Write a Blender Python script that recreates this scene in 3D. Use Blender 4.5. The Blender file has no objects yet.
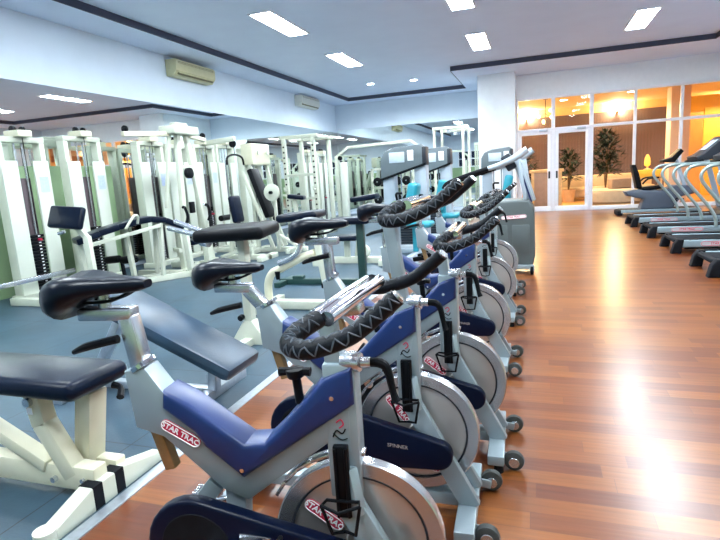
import bpy, bmesh, math, random
from mathutils import Vector, Matrix, Euler
random.seed(7)
PI = math.pi
C = bpy.context.scene.collection
SC = bpy.context.scene

# ------------------------------------------------------------------ camera
cam_d = bpy.data.cameras.new('camera'); cam = bpy.data.objects.new('camera', cam_d); C.objects.link(cam)
cam_d.sensor_width = 36; cam_d.lens = 26.224; cam_d.clip_start = 0.05; cam_d.clip_end = 100
_r = (0.94784295, 0.31281035, -0.06118355); _u = (0.00224285, 0.18540541, 0.98265956); _b = (0.31872984, -0.93154416, 0.17503362)
cam.matrix_world = Matrix(((_r[0], _u[0], _b[0], 0), (_r[1], _u[1], _b[1], 0), (_r[2], _u[2], _b[2], 1.3), (0, 0, 0, 1)))
SC.camera = cam
# ------------------------------------------------------------------ world, exposure
w = bpy.data.worlds.new('world'); SC.world = w; w.use_nodes = True
w.node_tree.nodes['Background'].inputs[0].default_value = (0.02, 0.03, 0.06, 1)
w.node_tree.nodes['Background'].inputs[1].default_value = 1.0
SC.view_settings.view_transform = 'Standard'; SC.view_settings.look = 'None'
SC.view_settings.gamma = 1.0; SC.view_settings.use_curve_mapping = False
SC.view_settings.exposure = 0.98
PANEL = 42.0      # ceiling panel emission
LOBBY = 1.5

# ------------------------------------------------------------------ materials
def mat(name, col, rough=0.5, metal=0.0, spec=0.5, noise=0.0, nscale=8.0, bump=0.0, bscale=60.0, coat=0.0, emit=None, estr=0.0):
    m = bpy.data.materials.new(name); m.use_nodes = True
    nt = m.node_tree; b = nt.nodes['Principled BSDF']
    b.inputs['Base Color'].default_value = (*col, 1); b.inputs['Roughness'].default_value = rough
    b.inputs['Metallic'].default_value = metal; b.inputs['Specular IOR Level'].default_value = spec
    b.inputs['Coat Weight'].default_value = coat
    if emit: b.inputs['Emission Color'].default_value = (*emit, 1); b.inputs['Emission Strength'].default_value = estr
    if noise > 0 or bump > 0:
        tc = nt.nodes.new('ShaderNodeTexCoord')
        if noise > 0:
            n = nt.nodes.new('ShaderNodeTexNoise'); n.inputs['Scale'].default_value = nscale; n.inputs['Detail'].default_value = 6
            nt.links.new(tc.outputs['Object'], n.inputs['Vector'])
            r = nt.nodes.new('ShaderNodeValToRGB')
            r.color_ramp.elements[0].position = 0.3; r.color_ramp.elements[1].position = 0.7
            r.color_ramp.elements[0].color = (*[max(0, c * (1 - noise)) for c in col], 1)
            r.color_ramp.elements[1].color = (*[min(1, c * (1 + noise)) for c in col], 1)
            nt.links.new(n.outputs['Fac'], r.inputs['Fac']); nt.links.new(r.outputs['Color'], b.inputs['Base Color'])
        if bump > 0:
            n2 = nt.nodes.new('ShaderNodeTexNoise'); n2.inputs['Scale'].default_value = bscale; n2.inputs['Detail'].default_value = 4
            nt.links.new(tc.outputs['Object'], n2.inputs['Vector'])
            bp = nt.nodes.new('ShaderNodeBump'); bp.inputs['Strength'].default_value = bump; bp.inputs['Distance'].default_value = 0.01
            nt.links.new(n2.outputs['Fac'], bp.inputs['Height']); nt.links.new(bp.outputs['Normal'], b.inputs['Normal'])
    return m

def emission(name, col, s):
    m = bpy.data.materials.new(name); m.use_nodes = True; nt = m.node_tree; nt.nodes.clear()
    o = nt.nodes.new('ShaderNodeOutputMaterial'); e = nt.nodes.new('ShaderNodeEmission')
    e.inputs[0].default_value = (*col, 1); e.inputs[1].default_value = s
    nt.links.new(e.outputs[0], o.inputs[0]); return m

def glass(name, tint=(1, 1, 1), refl=0.05):
    m = bpy.data.materials.new(name); m.use_nodes = True; nt = m.node_tree; nt.nodes.clear()
    o = nt.nodes.new('ShaderNodeOutputMaterial'); t = nt.nodes.new('ShaderNodeBsdfTransparent'); g = nt.nodes.new('ShaderNodeBsdfGlossy')
    t.inputs[0].default_value = (*tint, 1); g.inputs['Roughness'].default_value = 0.01
    mx = nt.nodes.new('ShaderNodeMixShader'); mx.inputs[0].default_value = refl
    nt.links.new(t.outputs[0], mx.inputs[1]); nt.links.new(g.outputs[0], mx.inputs[2]); nt.links.new(mx.outputs[0], o.inputs[0])
    return m

def wood_floor():
    m = bpy.data.materials.new('wood_planks'); m.use_nodes = True; nt = m.node_tree; b = nt.nodes['Principled BSDF']
    tc = nt.nodes.new('ShaderNodeTexCoord'); L = nt.links.new
    br = nt.nodes.new('ShaderNodeTexBrick'); br.offset = 0.0; RH = 0.10; BW = 0.62
    br.inputs['Scale'].default_value = 1.0; br.inputs['Brick Width'].default_value = BW; br.inputs['Row Height'].default_value = RH
    br.inputs['Mortar Size'].default_value = 0.0011; br.inputs['Mortar Smooth'].default_value = 0.2; br.inputs['Bias'].default_value = 0.0
    br.inputs['Color1'].default_value = (0, 0, 0, 1); br.inputs['Color2'].default_value = (1, 1, 1, 1); br.inputs['Mortar'].default_value = (0.5, 0.5, 0.5, 1)
    sx_ = nt.nodes.new('ShaderNodeSeparateXYZ'); L(tc.outputs['Object'], sx_.inputs[0])
    dv = nt.nodes.new('ShaderNodeMath'); dv.operation = 'DIVIDE'; dv.inputs[1].default_value = RH; L(sx_.outputs['Y'], dv.inputs[0])
    fl = nt.nodes.new('ShaderNodeMath'); fl.operation = 'FLOOR'; L(dv.outputs[0], fl.inputs[0])
    wn = nt.nodes.new('ShaderNodeTexWhiteNoise'); wn.noise_dimensions = '1D'; L(fl.outputs[0], wn.inputs['W'])
    ma = nt.nodes.new('ShaderNodeMath'); ma.operation = 'ADD'; L(sx_.outputs['X'], ma.inputs[0]); L(wn.outputs['Value'], ma.inputs[1])
    cb = nt.nodes.new('ShaderNodeCombineXYZ'); L(ma.outputs[0], cb.inputs['X']); L(sx_.outputs['Y'], cb.inputs['Y']); L(cb.outputs[0], br.inputs['Vector'])
    rp = nt.nodes.new('ShaderNodeValToRGB'); e = rp.color_ramp.elements
    e[0].position = 0.0; e[0].color = (0.115, 0.027, 0.008, 1); e[1].position = 1.0; e[1].color = (0.25, 0.084, 0.016, 1)
    e2 = rp.color_ramp.elements.new(0.45); e2.color = (0.165, 0.047, 0.012, 1)
    L(br.outputs['Color'], rp.inputs['Fac'])
    mp = nt.nodes.new('ShaderNodeMapping'); mp.inputs['Scale'].default_value = (2.0, 30, 1); L(tc.outputs['Object'], mp.inputs['Vector'])
    n = nt.nodes.new('ShaderNodeTexNoise'); n.inputs['Scale'].default_value = 1.6; n.inputs['Detail'].default_value = 8; L(mp.outputs['Vector'], n.inputs['Vector'])
    mix = nt.nodes.new('ShaderNodeMixRGB'); mix.blend_type = 'MULTIPLY'; mix.inputs[0].default_value = 0.55
    r2 = nt.nodes.new('ShaderNodeValToRGB'); r2.color_ramp.elements[0].position = 0.3; r2.color_ramp.elements[0].color = (0.55, 0.5, 0.48, 1)
    r2.color_ramp.elements[1].position = 0.7; r2.color_ramp.elements[1].color = (1.15, 1.1, 1.05, 1)
    L(n.outputs['Fac'], r2.inputs['Fac']); L(rp.outputs['Color'], mix.inputs[1]); L(r2.outputs['Color'], mix.inputs[2])
    dk = nt.nodes.new('ShaderNodeMixRGB'); dk.inputs[2].default_value = (0.10, 0.03, 0.015, 1)
    L(br.outputs['Fac'], dk.inputs[0]); L(mix.outputs['Color'], dk.inputs[1]); L(dk.outputs['Color'], b.inputs['Base Color'])
    b.inputs['Roughness'].default_value = 0.275; b.inputs['Specular IOR Level'].default_value = 0.7
    bp = nt.nodes.new('ShaderNodeBump'); bp.inputs['Strength'].default_value = 0.06; bp.inputs['Distance'].default_value = 0.01
    L(n.outputs['Fac'], bp.inputs['Height']); L(bp.outputs['Normal'], b.inputs['Normal'])
    return m

def rubber():
    m = bpy.data.materials.new('rubber_tiles'); m.use_nodes = True; nt = m.node_tree; b = nt.nodes['Principled BSDF']
    tc = nt.nodes.new('ShaderNodeTexCoord'); L = nt.links.new
    br = nt.nodes.new('ShaderNodeTexBrick'); br.offset = 0.0
    br.inputs['Scale'].default_value = 1.0; br.inputs['Brick Width'].default_value = 1.0; br.inputs['Row Height'].default_value = 1.0
    br.inputs['Mortar Size'].default_value = 0.004; br.inputs['Color1'].default_value = (0.026, 0.060, 0.092, 1); br.inputs['Color2'].default_value = (0.033, 0.070, 0.104, 1)
    br.inputs['Mortar'].default_value = (0.012, 0.02, 0.03, 1); L(tc.outputs['Object'], br.inputs['Vector'])
    n = nt.nodes.new('ShaderNodeTexNoise'); n.inputs['Scale'].default_value = 2.2; n.inputs['Detail'].default_value = 9; n.inputs['Roughness'].default_value = 0.65
    L(tc.outputs['Object'], n.inputs['Vector'])
    r2 = nt.nodes.new('ShaderNodeValToRGB'); r2.color_ramp.elements[0].position = 0.3; r2.color_ramp.elements[0].color = (0.6, 0.62, 0.66, 1)
    r2.color_ramp.elements[1].position = 0.72; r2.color_ramp.elements[1].color = (1.3, 1.3, 1.28, 1); L(n.outputs['Fac'], r2.inputs['Fac'])
    mix = nt.nodes.new('ShaderNodeMixRGB'); mix.blend_type = 'MULTIPLY'; mix.inputs[0].default_value = 0.8
    L(br.outputs['Color'], mix.inputs[1]); L(r2.outputs['Color'], mix.inputs[2]); L(mix.outputs['Color'], b.inputs['Base Color'])
    b.inputs['Roughness'].default_value = 0.42
    n2 = nt.nodes.new('ShaderNodeTexNoise'); n2.inputs['Scale'].default_value = 90; L(tc.outputs['Object'], n2.inputs['Vector'])
    bp = nt.nodes.new('ShaderNodeBump'); bp.inputs['Strength'].default_value = 0.15; bp.inputs['Distance'].default_value = 0.004
    L(n2.outputs['Fac'], bp.inputs['Height']); L(bp.outputs['Normal'], b.inputs['Normal'])
    return m

def quilted(): return mat('quilted_grip', (0.003, 0.005, 0.009), 0.5, spec=0.22, noise=0.3, nscale=40, bump=0.25, bscale=70)

def slatted(name, c1, c2, scale, axis):
    m = mat(name, c1, 0.7); nt = m.node_tree; b = nt.nodes['Principled BSDF']; L = nt.links.new
    tc = nt.nodes.new('ShaderNodeTexCoord'); wv = nt.nodes.new('ShaderNodeTexWave'); wv.bands_direction = axis; wv.inputs['Scale'].default_value = scale
    wv.inputs['Distortion'].default_value = 0.4; L(tc.outputs['Object'], wv.inputs['Vector'])
    r = nt.nodes.new('ShaderNodeValToRGB'); r.color_ramp.elements[0].color = (*c1, 1); r.color_ramp.elements[1].color = (*c2, 1)
    L(wv.outputs['Fac'], r.inputs['Fac']); L(r.outputs['Color'], b.inputs['Base Color']); return m

M = dict(
    wall=mat('white_wall_paint', (0.67, 0.76, 0.87), 0.8, noise=0.02, nscale=3),
    ceil=mat('ceiling_paint', (0.71, 0.80, 0.99), 0.85, noise=0.02, nscale=2),
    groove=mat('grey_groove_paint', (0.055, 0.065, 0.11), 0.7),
    column=mat('column_paint', (0.90, 0.94, 0.98), 0.7, noise=0.02),
    dado=mat('pale_green_paint', (0.27, 0.40, 0.22), 0.6, noise=0.06, nscale=2),
    floor=wood_floor(), rubber=rubber(),
    alu=mat('brushed_aluminium', (0.50, 0.55, 0.62), 0.38, 0.8, noise=0.08, nscale=40),
    mirror=mat('mirror_silver', (0.84, 0.89, 0.86), 0.015, 1.0),
    white=mat('white_gloss_enamel', (0.57, 0.60, 0.50), 0.34, noise=0.06, nscale=5),
    cream=mat('cream_enamel', (0.70, 0.68, 0.52), 0.35, noise=0.06, nscale=6),
    shroud=mat('white_shroud_plastic', (0.60, 0.645, 0.56), 0.42, noise=0.05, nscale=2),
    navy=mat('navy_vinyl', (0.003, 0.007, 0.019), 0.30, spec=0.16, bump=0.08, bscale=120, noise=0.2, nscale=9),
    benchblue=mat('slate_blue_vinyl', (0.018, 0.042, 0.075), 0.36, spec=0.42, bump=0.1, bscale=100, noise=0.35, nscale=4),
    black=mat('black_plastic', (0.003, 0.004, 0.006), 0.42, spec=0.14, noise=0.2, nscale=20),
    saddle=mat('black_saddle_vinyl', (0.002, 0.005, 0.012), 0.30, spec=0.20, bump=0.03, bscale=150),
    rubberblk=mat('black_rubber', (0.006, 0.007, 0.010), 0.6, spec=0.12, noise=0.2, nscale=30),
    silver=mat('silver_grey_enamel', (0.29, 0.36, 0.40), 0.32, 0.3, noise=0.05, nscale=6),
    chrome=mat('polished_chrome', (0.80, 0.82, 0.86), 0.10, 1.0),
    satin=mat('satin_steel', (0.60, 0.63, 0.68), 0.27, 0.9, noise=0.05, nscale=15),
    disc=mat('flywheel_steel', (0.62, 0.61, 0.60), 0.30, 0.75, noise=0.06, nscale=4),
    bronze=mat('worn_bronze_steel', (0.36, 0.23, 0.11), 0.4, 0.6, noise=0.25, nscale=14),
    blue=mat('royal_blue_plastic', (0.008, 0.028, 0.125), 0.32, noise=0.1, nscale=6),
    guard=mat('dark_navy_plastic', (0.0006, 0.0035, 0.017), 0.34, spec=0.18, noise=0.1, nscale=6),
    red=mat('red_label', (0.55, 0.02, 0.07), 0.4, noise=0.05), labelwhite=mat('white_label', (0.9, 0.9, 0.92), 0.4, noise=0.02),
    paper=mat('pale_blue_instruction_sheet', (0.45, 0.55, 0.75), 0.5, noise=0.1, nscale=40),
    dkgreen=mat('dark_green_enamel', (0.015, 0.05, 0.045), 0.35, noise=0.1),
    teal=mat('teal_vinyl', (0.015, 0.27, 0.36), 0.35, bump=0.1, bscale=90, noise=0.08),
    greygrn=mat('grey_green_plastic', (0.085, 0.105, 0.11), 0.42, spec=0.35, noise=0.06, nscale=5),
    towergrey=mat('silver_blue_shroud', (0.42, 0.50, 0.58), 0.35, 0.2, noise=0.04),
    dkgrey=mat('charcoal_plastic', (0.022, 0.028, 0.038), 0.42, spec=0.28, noise=0.08),
    railgrn=mat('grey_green_tube', (0.33, 0.42, 0.42), 0.3, 0.5, noise=0.06),
    deck=mat('treadmill_belt', (0.007, 0.010, 0.014), 0.6, spec=0.06, noise=0.2, nscale=30),
    screen=mat('display_glass', (0.55, 0.65, 0.75), 0.15, noise=0.1, nscale=10),
    acbody=mat('yellowed_ac_plastic', (0.56, 0.53, 0.32), 0.45, noise=0.06), acdark=mat('ac_grille_dark', (0.16, 0.14, 0.07), 0.5, noise=0.1),
    frame=mat('white_window_frame', (0.88, 0.90, 0.97), 0.35, noise=0.02),
    glass=glass('clear_glass', (1, 1, 1), 0.008), darkglass=mat('night_window_glass', (0.012, 0.02, 0.05), 0.05, noise=0.3, nscale=2),
    orange=mat('warm_orange_paint', (0.82, 0.50, 0.20), 0.7, noise=0.04), amber=mat('amber_paint', (0.86, 0.50, 0.05), 0.6, noise=0.05),
    peach=mat('peach_paint', (0.88, 0.62, 0.42), 0.7, noise=0.03),
    lobbyceil=mat('lobby_ceiling_paint', (0.85, 0.64, 0.30), 0.8, noise=0.02),
    lobbyfloor=mat('lobby_timber_floor', (0.55, 0.28, 0.07), 0.3, noise=0.15, nscale=3),
    blind=slatted('brown_curtain', (0.125, 0.085, 0.09), (0.15, 0.10, 0.105), 3.0, 'X'), stitch=mat('grip_stitching', (0.05, 0.065, 0.085), 0.5, noise=0.1),
    timber=mat('light_timber', (0.75, 0.50, 0.24), 0.45, noise=0.15, nscale=8), deskfront=mat('desk_brown_panel', (0.42, 0.27, 0.20), 0.5, noise=0.08),
    sofa=mat('beige_upholstery', (0.58, 0.44, 0.28), 0.85, bump=0.2, bscale=80, noise=0.06), ottoman=mat('taupe_upholstery', (0.36, 0.24, 0.16), 0.85, noise=0.08),
    leaf=mat('dark_green_leaf', (0.007, 0.018, 0.010), 0.6, spec=0.2, noise=0.3, nscale=9), pot=mat('terracotta_pot', (0.62, 0.42, 0.27), 0.6, noise=0.1),
    bark=mat('brown_stem', (0.14, 0.08, 0.04), 0.7, noise=0.2), lampshade=mat('glowing_lamp_shade', (0.9, 0.45, 0.08), 0.6, emit=(1.0, 0.42, 0.05), estr=0.7),
    panel=emission('light_panel', (0.86, 0.95, 1.0), PANEL), warm=emission('warm_lamp', (1.0, 0.74, 0.42), 14.0), bulb=emission('chandelier_bulb', (1.0, 0.45, 0.28), 4.0),
    quilt=quilted(), acwhite=mat('pale_ac_plastic', (0.66, 0.66, 0.60), 0.45, noise=0.04), headgrey=mat('blue_grey_head_plastic', (0.12, 0.155, 0.175), 0.42, noise=0.06), tyre=mat('grey_wheel_rubber', (0.05, 0.055, 0.055), 0.5, spec=0.25, noise=0.15, nscale=40), siderail=mat('blue_grey_rail', (0.21, 0.29, 0.33), 0.38, 0.15, noise=0.05), labelgrey=mat('pale_grey_label', (0.42, 0.44, 0.47), 0.45, noise=0.05), soffit=mat('brown_soffit_paint', (0.40, 0.27, 0.20), 0.7, noise=0.04), recgrey=mat('slate_blue_plastic', (0.07, 0.09, 0.125), 0.42, spec=0.4, noise=0.06), backplate=mat('dark_maroon_plate', (0.10, 0.075, 0.085), 0.5, noise=0.15, nscale=6),
)

# ------------------------------------------------------------------ mesh helpers
class MB:
    def __init__(s): s.bm = bmesh.new()
    def _add(s, b, mtx=None):
        if mtx is not None: bmesh.ops.transform(b, matrix=mtx, verts=b.verts)
        bmesh.ops.recalc_face_normals(b, faces=b.faces)
        me = bpy.data.meshes.new('tmp'); b.to_mesh(me); b.free(); s.bm.from_mesh(me); bpy.data.meshes.remove(me); return s
    def box(s, c, d, rot=None, bev=0.0, seg=2):
        b = bmesh.new(); bmesh.ops.create_cube(b, size=1.0); bmesh.ops.scale(b, vec=d, verts=b.verts)
        if bev > 0: bmesh.ops.bevel(b, geom=list(b.edges), offset=min(bev, min(d) * 0.49), segments=seg, profile=0.5, affect='EDGES')
        m = Matrix.Translation(c)
        if rot is not None: m = m @ (rot if isinstance(rot, Matrix) else Euler(rot).to_matrix().to_4x4())
        return s._add(b, m)
    def bar(s, p0, p1, wd, h, bev=0.004, up=(0, 0, 1)):
        p0 = Vector(p0); p1 = Vector(p1); d = (p1 - p0); L = d.length; x = d.normalized(); u = Vector(up)
        if abs(x.dot(u)) > 0.98: u = Vector((0, 1, 0)) if abs(x.y) < 0.9 else Vector((1, 0, 0))
        y = u.cross(x).normalized(); z = x.cross(y)
        r = Matrix((x, y, z)).transposed().to_4x4()
        return s.box((p0 + p1) / 2, (L, wd, h), r, bev)
    def cyl(s, p0, p1, r0, r1=None, seg=16, bev=0.0):
        p0 = Vector(p0); p1 = Vector(p1); d = p1 - p0; r1 = r0 if r1 is None else r1
        b = bmesh.new(); bmesh.ops.create_cone(b, cap_ends=True, segments=seg, radius1=r0, radius2=r1, depth=d.length)
        if bev > 0:
            es = [e for e in b.edges if len(e.link_faces) == 2 and any(len(f.verts) > 4 for f in e.link_faces)]
            bmesh.ops.bevel(b, geom=es, offset=bev, segments=2, affect='EDGES', profile=0.5)
        m = Matrix.Translation((p0 + p1) / 2) @ d.to_track_quat('Z', 'Y').to_matrix().to_4x4()
        return s._add(b, m)
    def tube(s, pts, r, seg=10, smooth=6, closed=False):
        P = [Vector(p) for p in pts]; R = r if isinstance(r, (list, tuple)) else [r] * len(P)
        if smooth > 1 and len(P) > 2:
            Q = []; RR = []; n = len(P)
            rng = range(n if closed else n - 1)
            for i in rng:
                if closed: a, b_, c, d = P[i - 1], P[i], P[(i + 1) % n], P[(i + 2) % n]
                else: a, b_, c, d = P[max(i - 1, 0)], P[i], P[i + 1], P[min(i + 2, n - 1)]
                for k in range(smooth):
                    t = k / smooth
                    Q.append(0.5 * ((2 * b_) + (c - a) * t + (2 * a - 5 * b_ + 4 * c - d) * t * t + (3 * b_ - a - 3 * c + d) * t ** 3)); RR.append(R[i] * (1 - t) + R[(i + 1) % n] * t)
            if not closed: Q.append(P[-1]); RR.append(R[-1])
            P, R = Q, RR
        b = bmesh.new(); n = len(P); rings = []
        t0 = (P[1] - P[0]).normalized(); u = Vector((0, 0, 1)) if abs(t0.z) < 0.9 else Vector((1, 0, 0)); u = (u - t0 * u.dot(t0)).normalized()
        for i in range(n):
            if closed: t = (P[(i + 1) % n] - P[i - 1]).normalized()
            else: t = (P[min(i + 1, n - 1)] - P[max(i - 1, 0)]).normalized()
            u = (u - t * u.dot(t)).normalized(); v = t.cross(u)
            rings.append([b.verts.new(P[i] + (u * math.cos(2 * PI * k / seg) + v * math.sin(2 * PI * k / seg)) * R[i]) for k in range(seg)])
        for i in range(n if closed else n - 1):
            A, B = rings[i], rings[(i + 1) % n]
            for k in range(seg): b.faces.new((A[k], A[(k + 1) % seg], B[(k + 1) % seg], B[k]))
        if not closed: b.faces.new(rings[0]); b.faces.new(rings[-1])
        return s._add(b)
    def lathe(s, c, axis, prof, seg=32):
        b = bmesh.new(); rings = []
        for (r, z) in prof:
            if r < 1e-5: rings.append([b.verts.new((0, 0, z))])
            else: rings.append([b.verts.new((r * math.cos(2 * PI * k / seg), r * math.sin(2 * PI * k / seg), z)) for k in range(seg)])
        for A, B in zip(rings[:-1], rings[1:]):
            for k in range(seg):
                q = [A[k % len(A)], A[(k + 1) % len(A)], B[(k + 1) % len(B)], B[k % len(B)]]
                q2 = []
                for v in q:
                    if v not in q2: q2.append(v)
                if len(q2) > 2: b.faces.new(q2)
        m = Matrix.Translation(c) @ Vector(axis).to_track_quat('Z', 'Y').to_matrix().to_4x4()
        return s._add(b, m)
    def prism(s, poly, y0, y1, bev=0.0, m=None, seg=2):      # poly in (x, z), extruded along y
        b = bmesh.new(); vs = [b.verts.new((x, y0, z)) for x, z in poly]; f = b.faces.new(vs)
        r = bmesh.ops.extrude_face_region(b, geom=[f]); nv = [e for e in r['geom'] if isinstance(e, bmesh.types.BMVert)]
        bmesh.ops.translate(b, verts=nv, vec=(0, y1 - y0, 0))
        if bev > 0:
            es = [e for e in b.edges if abs(e.verts[0].co.y - e.verts[1].co.y) < 1e-6]
            bmesh.ops.bevel(b, geom=es, offset=bev, segments=seg, affect='EDGES', profile=0.5)
        return s._add(b, m)
    def loft(s, secs, m=None):        # list of equal-length closed rings of points
        b = bmesh.new(); R = [[b.verts.new(p) for p in q] for q in secs]; n = len(R[0])
        for A, B in zip(R[:-1], R[1:]):
            for k in range(n): b.faces.new((A[k], A[(k + 1) % n], B[(k + 1) % n], B[k]))
        b.faces.new(R[0]); b.faces.new(R[-1]); return s._add(b, m)
    def text(s, body, size, mtx, depth=0.0008):
        cu = bpy.data.curves.new('txt', 'FONT'); cu.body = body; cu.size = size; cu.align_x = 'CENTER'; cu.align_y = 'CENTER'; cu.extrude = depth; cu.resolution_u = 2
        cu.offset = size * 0.018
        o = bpy.data.objects.new('txt', cu); C.objects.link(o); dg = bpy.context.evaluated_depsgraph_get(); dg.update()
        me = bpy.data.meshes.new_from_object(o.evaluated_get(dg)); me.transform(mtx); s.bm.from_mesh(me)
        bpy.data.objects.remove(o); bpy.data.curves.remove(cu); bpy.data.meshes.remove(me); return s
    def build(s, name, m, parent=None, sharp=35, loc=None, rz=0.0):
        me = bpy.data.meshes.new(name); s.bm.to_mesh(me); s.bm.free()
        for p in me.polygons: p.use_smooth = True
        me.set_sharp_from_angle(angle=math.radians(sharp)); me.materials.append(m if not isinstance(m, str) else M[m])
        o = bpy.data.objects.new(name, me); C.objects.link(o)
        if parent is not None: o.parent = parent
        if loc is not None: o.location = loc; o.rotation_euler = (0, 0, rz)
        return o

def thing(name, label, cat, loc=(0, 0, 0), rz=0.0, group=None):
    o = bpy.data.objects.new(name, None); C.objects.link(o); o.location = loc; o.rotation_euler = (0, 0, rz); o.empty_display_size = 0.1
    return tag(o, label, cat, group)
def tag(o, label, cat, group=None):
    o['label'] = label; o['category'] = cat
    if group: o['group'] = group
    return o
def struct(name, mb, m, parent=None):
    o = mb.build(name, m, parent)
    if parent is None: o['kind'] = 'structure'
    return o
def copy_tree(o, parent=None):
    c = o.copy(); C.objects.link(c)
    if parent is not None: c.parent = parent
    for ch in list(o.children): copy_tree(ch, c)
    return c
def face_y(x, y, z, ang=0.0):      # matrix for lettering that faces -y, tilted by ang in its plane
    return Matrix.Translation((x, y, z)) @ Matrix.Rotation(PI / 2, 4, 'X') @ Matrix.Rotation(ang, 4, 'Z')
def stadium(w_, h_, n=8):
    r = h_ / 2; a = w_ / 2 - r
    return [(a + r * math.cos(t), r * math.sin(t)) for t in [(-PI / 2 + PI * k / n) for k in range(n + 1)]] + [(-a + r * math.cos(t), r * math.sin(t)) for t in [(PI / 2 + PI * k / n) for k in range(n + 1)]]
def plaque(name, parent, x, y, z, w_, h_, ang, body, base='red', ink='labelwhite'):
    """oval badge facing -y: coloured plate, pale rim line and lettering"""
    f = Matrix.Translation((x, y, z)) @ Matrix.Rotation(-ang, 4, 'Y')
    p = MB().prism(stadium(w_, h_), -0.0015, 0.0015, 0, f).build(name, M[base], parent)
    rim = [f @ Vector((a, -0.0018, b)) for a, b in stadium(w_ * 0.96, h_ * 0.86)]
    MB().tube(rim, h_ * 0.045, 6, 1, True).build('badge_rim', M[ink], p)
    MB().text(body, h_ * 0.66, face_y(x, y - 0.0022, z, ang)).build('lettering', M[ink], p)
    return p

# ================================================================== SETTING
XL, XR, YB, YF, YN, ZC = -6.68, 4.75, 17.9, 16.0, -4.0, 3.9
struct('floor', MB().box(((-1.66 + XR) / 2, (YN + YF) / 2 + 1, -0.05), (XR + 1.66, YF - YN + 2, 0.1)), 'floor')
struct('floor_rubber', MB().box(((XL - 1.72) / 2, (YN + YB) / 2, -0.047), (-1.72 - XL, YB - YN, 0.1)), 'rubber')
struct('trim_1', MB().box((-1.69, (YN + YB) / 2, -0.044), (0.06, YB - YN, 0.1)), 'alu')
struct('wall_left', MB().box((XL - 0.1, (YN + YB) / 2, 2), (0.2, YB - YN + 0.4, 4.2)), 'wall')
struct('wall_back', MB().box(((XL - 1.5) / 2, YB + 0.1, 2), (-1.5 - XL, 0.2, 4.2)), 'wall')
struct('wall_right', MB().box((XR + 0.1, (YN + YF) / 2, 2), (0.2, YF - YN + 0.2, 4.2)), 'wall')
struct('wall_front', MB().box(((XL + XR) / 2, YN - 0.1, 2), (XR - XL + 0.4, 0.2, 4.2)), 'wall')
struct('wall_column', MB().box((-1.02, 16.6, 1.95), (0.98, 2.8, 3.9), None, 0.01), 'column')
struct('wall_header', MB().box(((-0.53 + XR) / 2, YF + 0.1, (3.17 + ZC) / 2), (XR + 0.53, 0.24, ZC - 3.17)), 'column')
struct('ceiling', MB().box(((XL + XR) / 2, (YN + YB) / 2, ZC + 0.1), (XR - XL + 0.4, YB - YN + 0.4, 0.2)), 'ceil')
# lowered ceiling border round the raised middle field, with a dark fascia on its inner edge
FH = 0.11; e = 0.012
bd = MB()
for x0, x1, y0, y1 in ((XL, -5.93, YN, YB), (-5.93, -2.05, 17.2, YB), (-2.05, XR, 14.05, YB), (3.74, XR, YN, 14.05)):
    bd.box(((x0 + x1) / 2, (y0 + y1) / 2, ZC - FH / 2), (x1 - x0, y1 - y0, FH))
struct('trim_3', bd, 'ceil')
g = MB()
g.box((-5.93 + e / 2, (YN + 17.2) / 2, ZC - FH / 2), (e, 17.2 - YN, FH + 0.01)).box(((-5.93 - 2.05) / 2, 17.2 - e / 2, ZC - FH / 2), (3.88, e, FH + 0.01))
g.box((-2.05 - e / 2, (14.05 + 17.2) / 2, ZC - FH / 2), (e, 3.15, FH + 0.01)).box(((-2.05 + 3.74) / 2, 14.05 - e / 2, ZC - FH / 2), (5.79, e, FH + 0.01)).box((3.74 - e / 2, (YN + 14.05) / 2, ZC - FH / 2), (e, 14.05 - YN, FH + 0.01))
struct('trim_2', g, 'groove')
# pale green lower wall paint and night windows on the walls behind the camera
struct('wall_dado', MB().box((XR - 0.005, 1.5, 0.75), (0.02, 10.9, 1.5)).box(((XL + XR) / 2, YN + 0.005, 0.75), (XR - XL, 0.02, 1.5)), 'dado')
def window(n, c, along, wd, ht):
    f = MB(); t = 0.06; nx = 4; nz = 2
    def P(a, z, dn): return (c[0] + (a if along == 'x' else dn), c[1] + (a if along == 'y' else dn), c[2] + z)
    def sz(a, d_, z): return (a, d_, z) if along == 'x' else (d_, a, z)
    for k in range(nx + 1): f.box(P(-wd / 2 + wd * k / nx, 0, 0), sz(t, 0.06, ht), None, 0.004)
    for k in range(nz + 1): f.box(P(0, -ht / 2 + ht * k / nz, 0), sz(wd + t, 0.064, t), None, 0.004)
    o = struct('window_%d' % n, f, 'frame')
    MB().box(c, sz(wd, 0.02, ht)).build('window_pane', M['darkglass'], o)
window(2, (XR - 0.03, 1.2, 2.1), 'y', 2.8, 1.1); window(3, (XR - 0.03, -2.2, 2.1), 'y', 2.8, 1.1); window(6, (XR - 0.03, 4.6, 2.1), 'y', 2.8, 1.1)
window(4, (1.6, YN + 0.03, 2.1), 'x', 3.6, 1.1); window(5, (-3.6, YN + 0.03, 2.1), 'x', 3.6, 1.1)

# wall mirrors
tag(MB().box((XL + 0.012, 9.95, 1.475), (0.02, 15.86, 2.77)).build('wall_mirror', M['mirror']), 'long frameless mirror on the left wall behind the white weight machines', 'mirror')
tag(MB().box((-4.09, YB - 0.012, 1.52), (5.12, 0.02, 2.82)).build('wall_mirror', M['mirror']), 'frameless mirror on the far wall between the corner and the white column', 'mirror')
# pale green boards standing in front of the left mirror
for i, (y0, y1, z1, l) in enumerate(((4.0, 7.05, 1.72, 'pale green wall board behind the two leftmost white weight towers'), (8.3, 9.2, 1.78, 'pale green wall board behind the tower with the bent bar'))):
    tag(MB().box((XL + 0.05, (y0 + y1) / 2, z1 / 2), (0.03, y1 - y0, z1), None, 0.004).build('wall_board', M['dado']), l, 'wall board', 'green wall boards')

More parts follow.
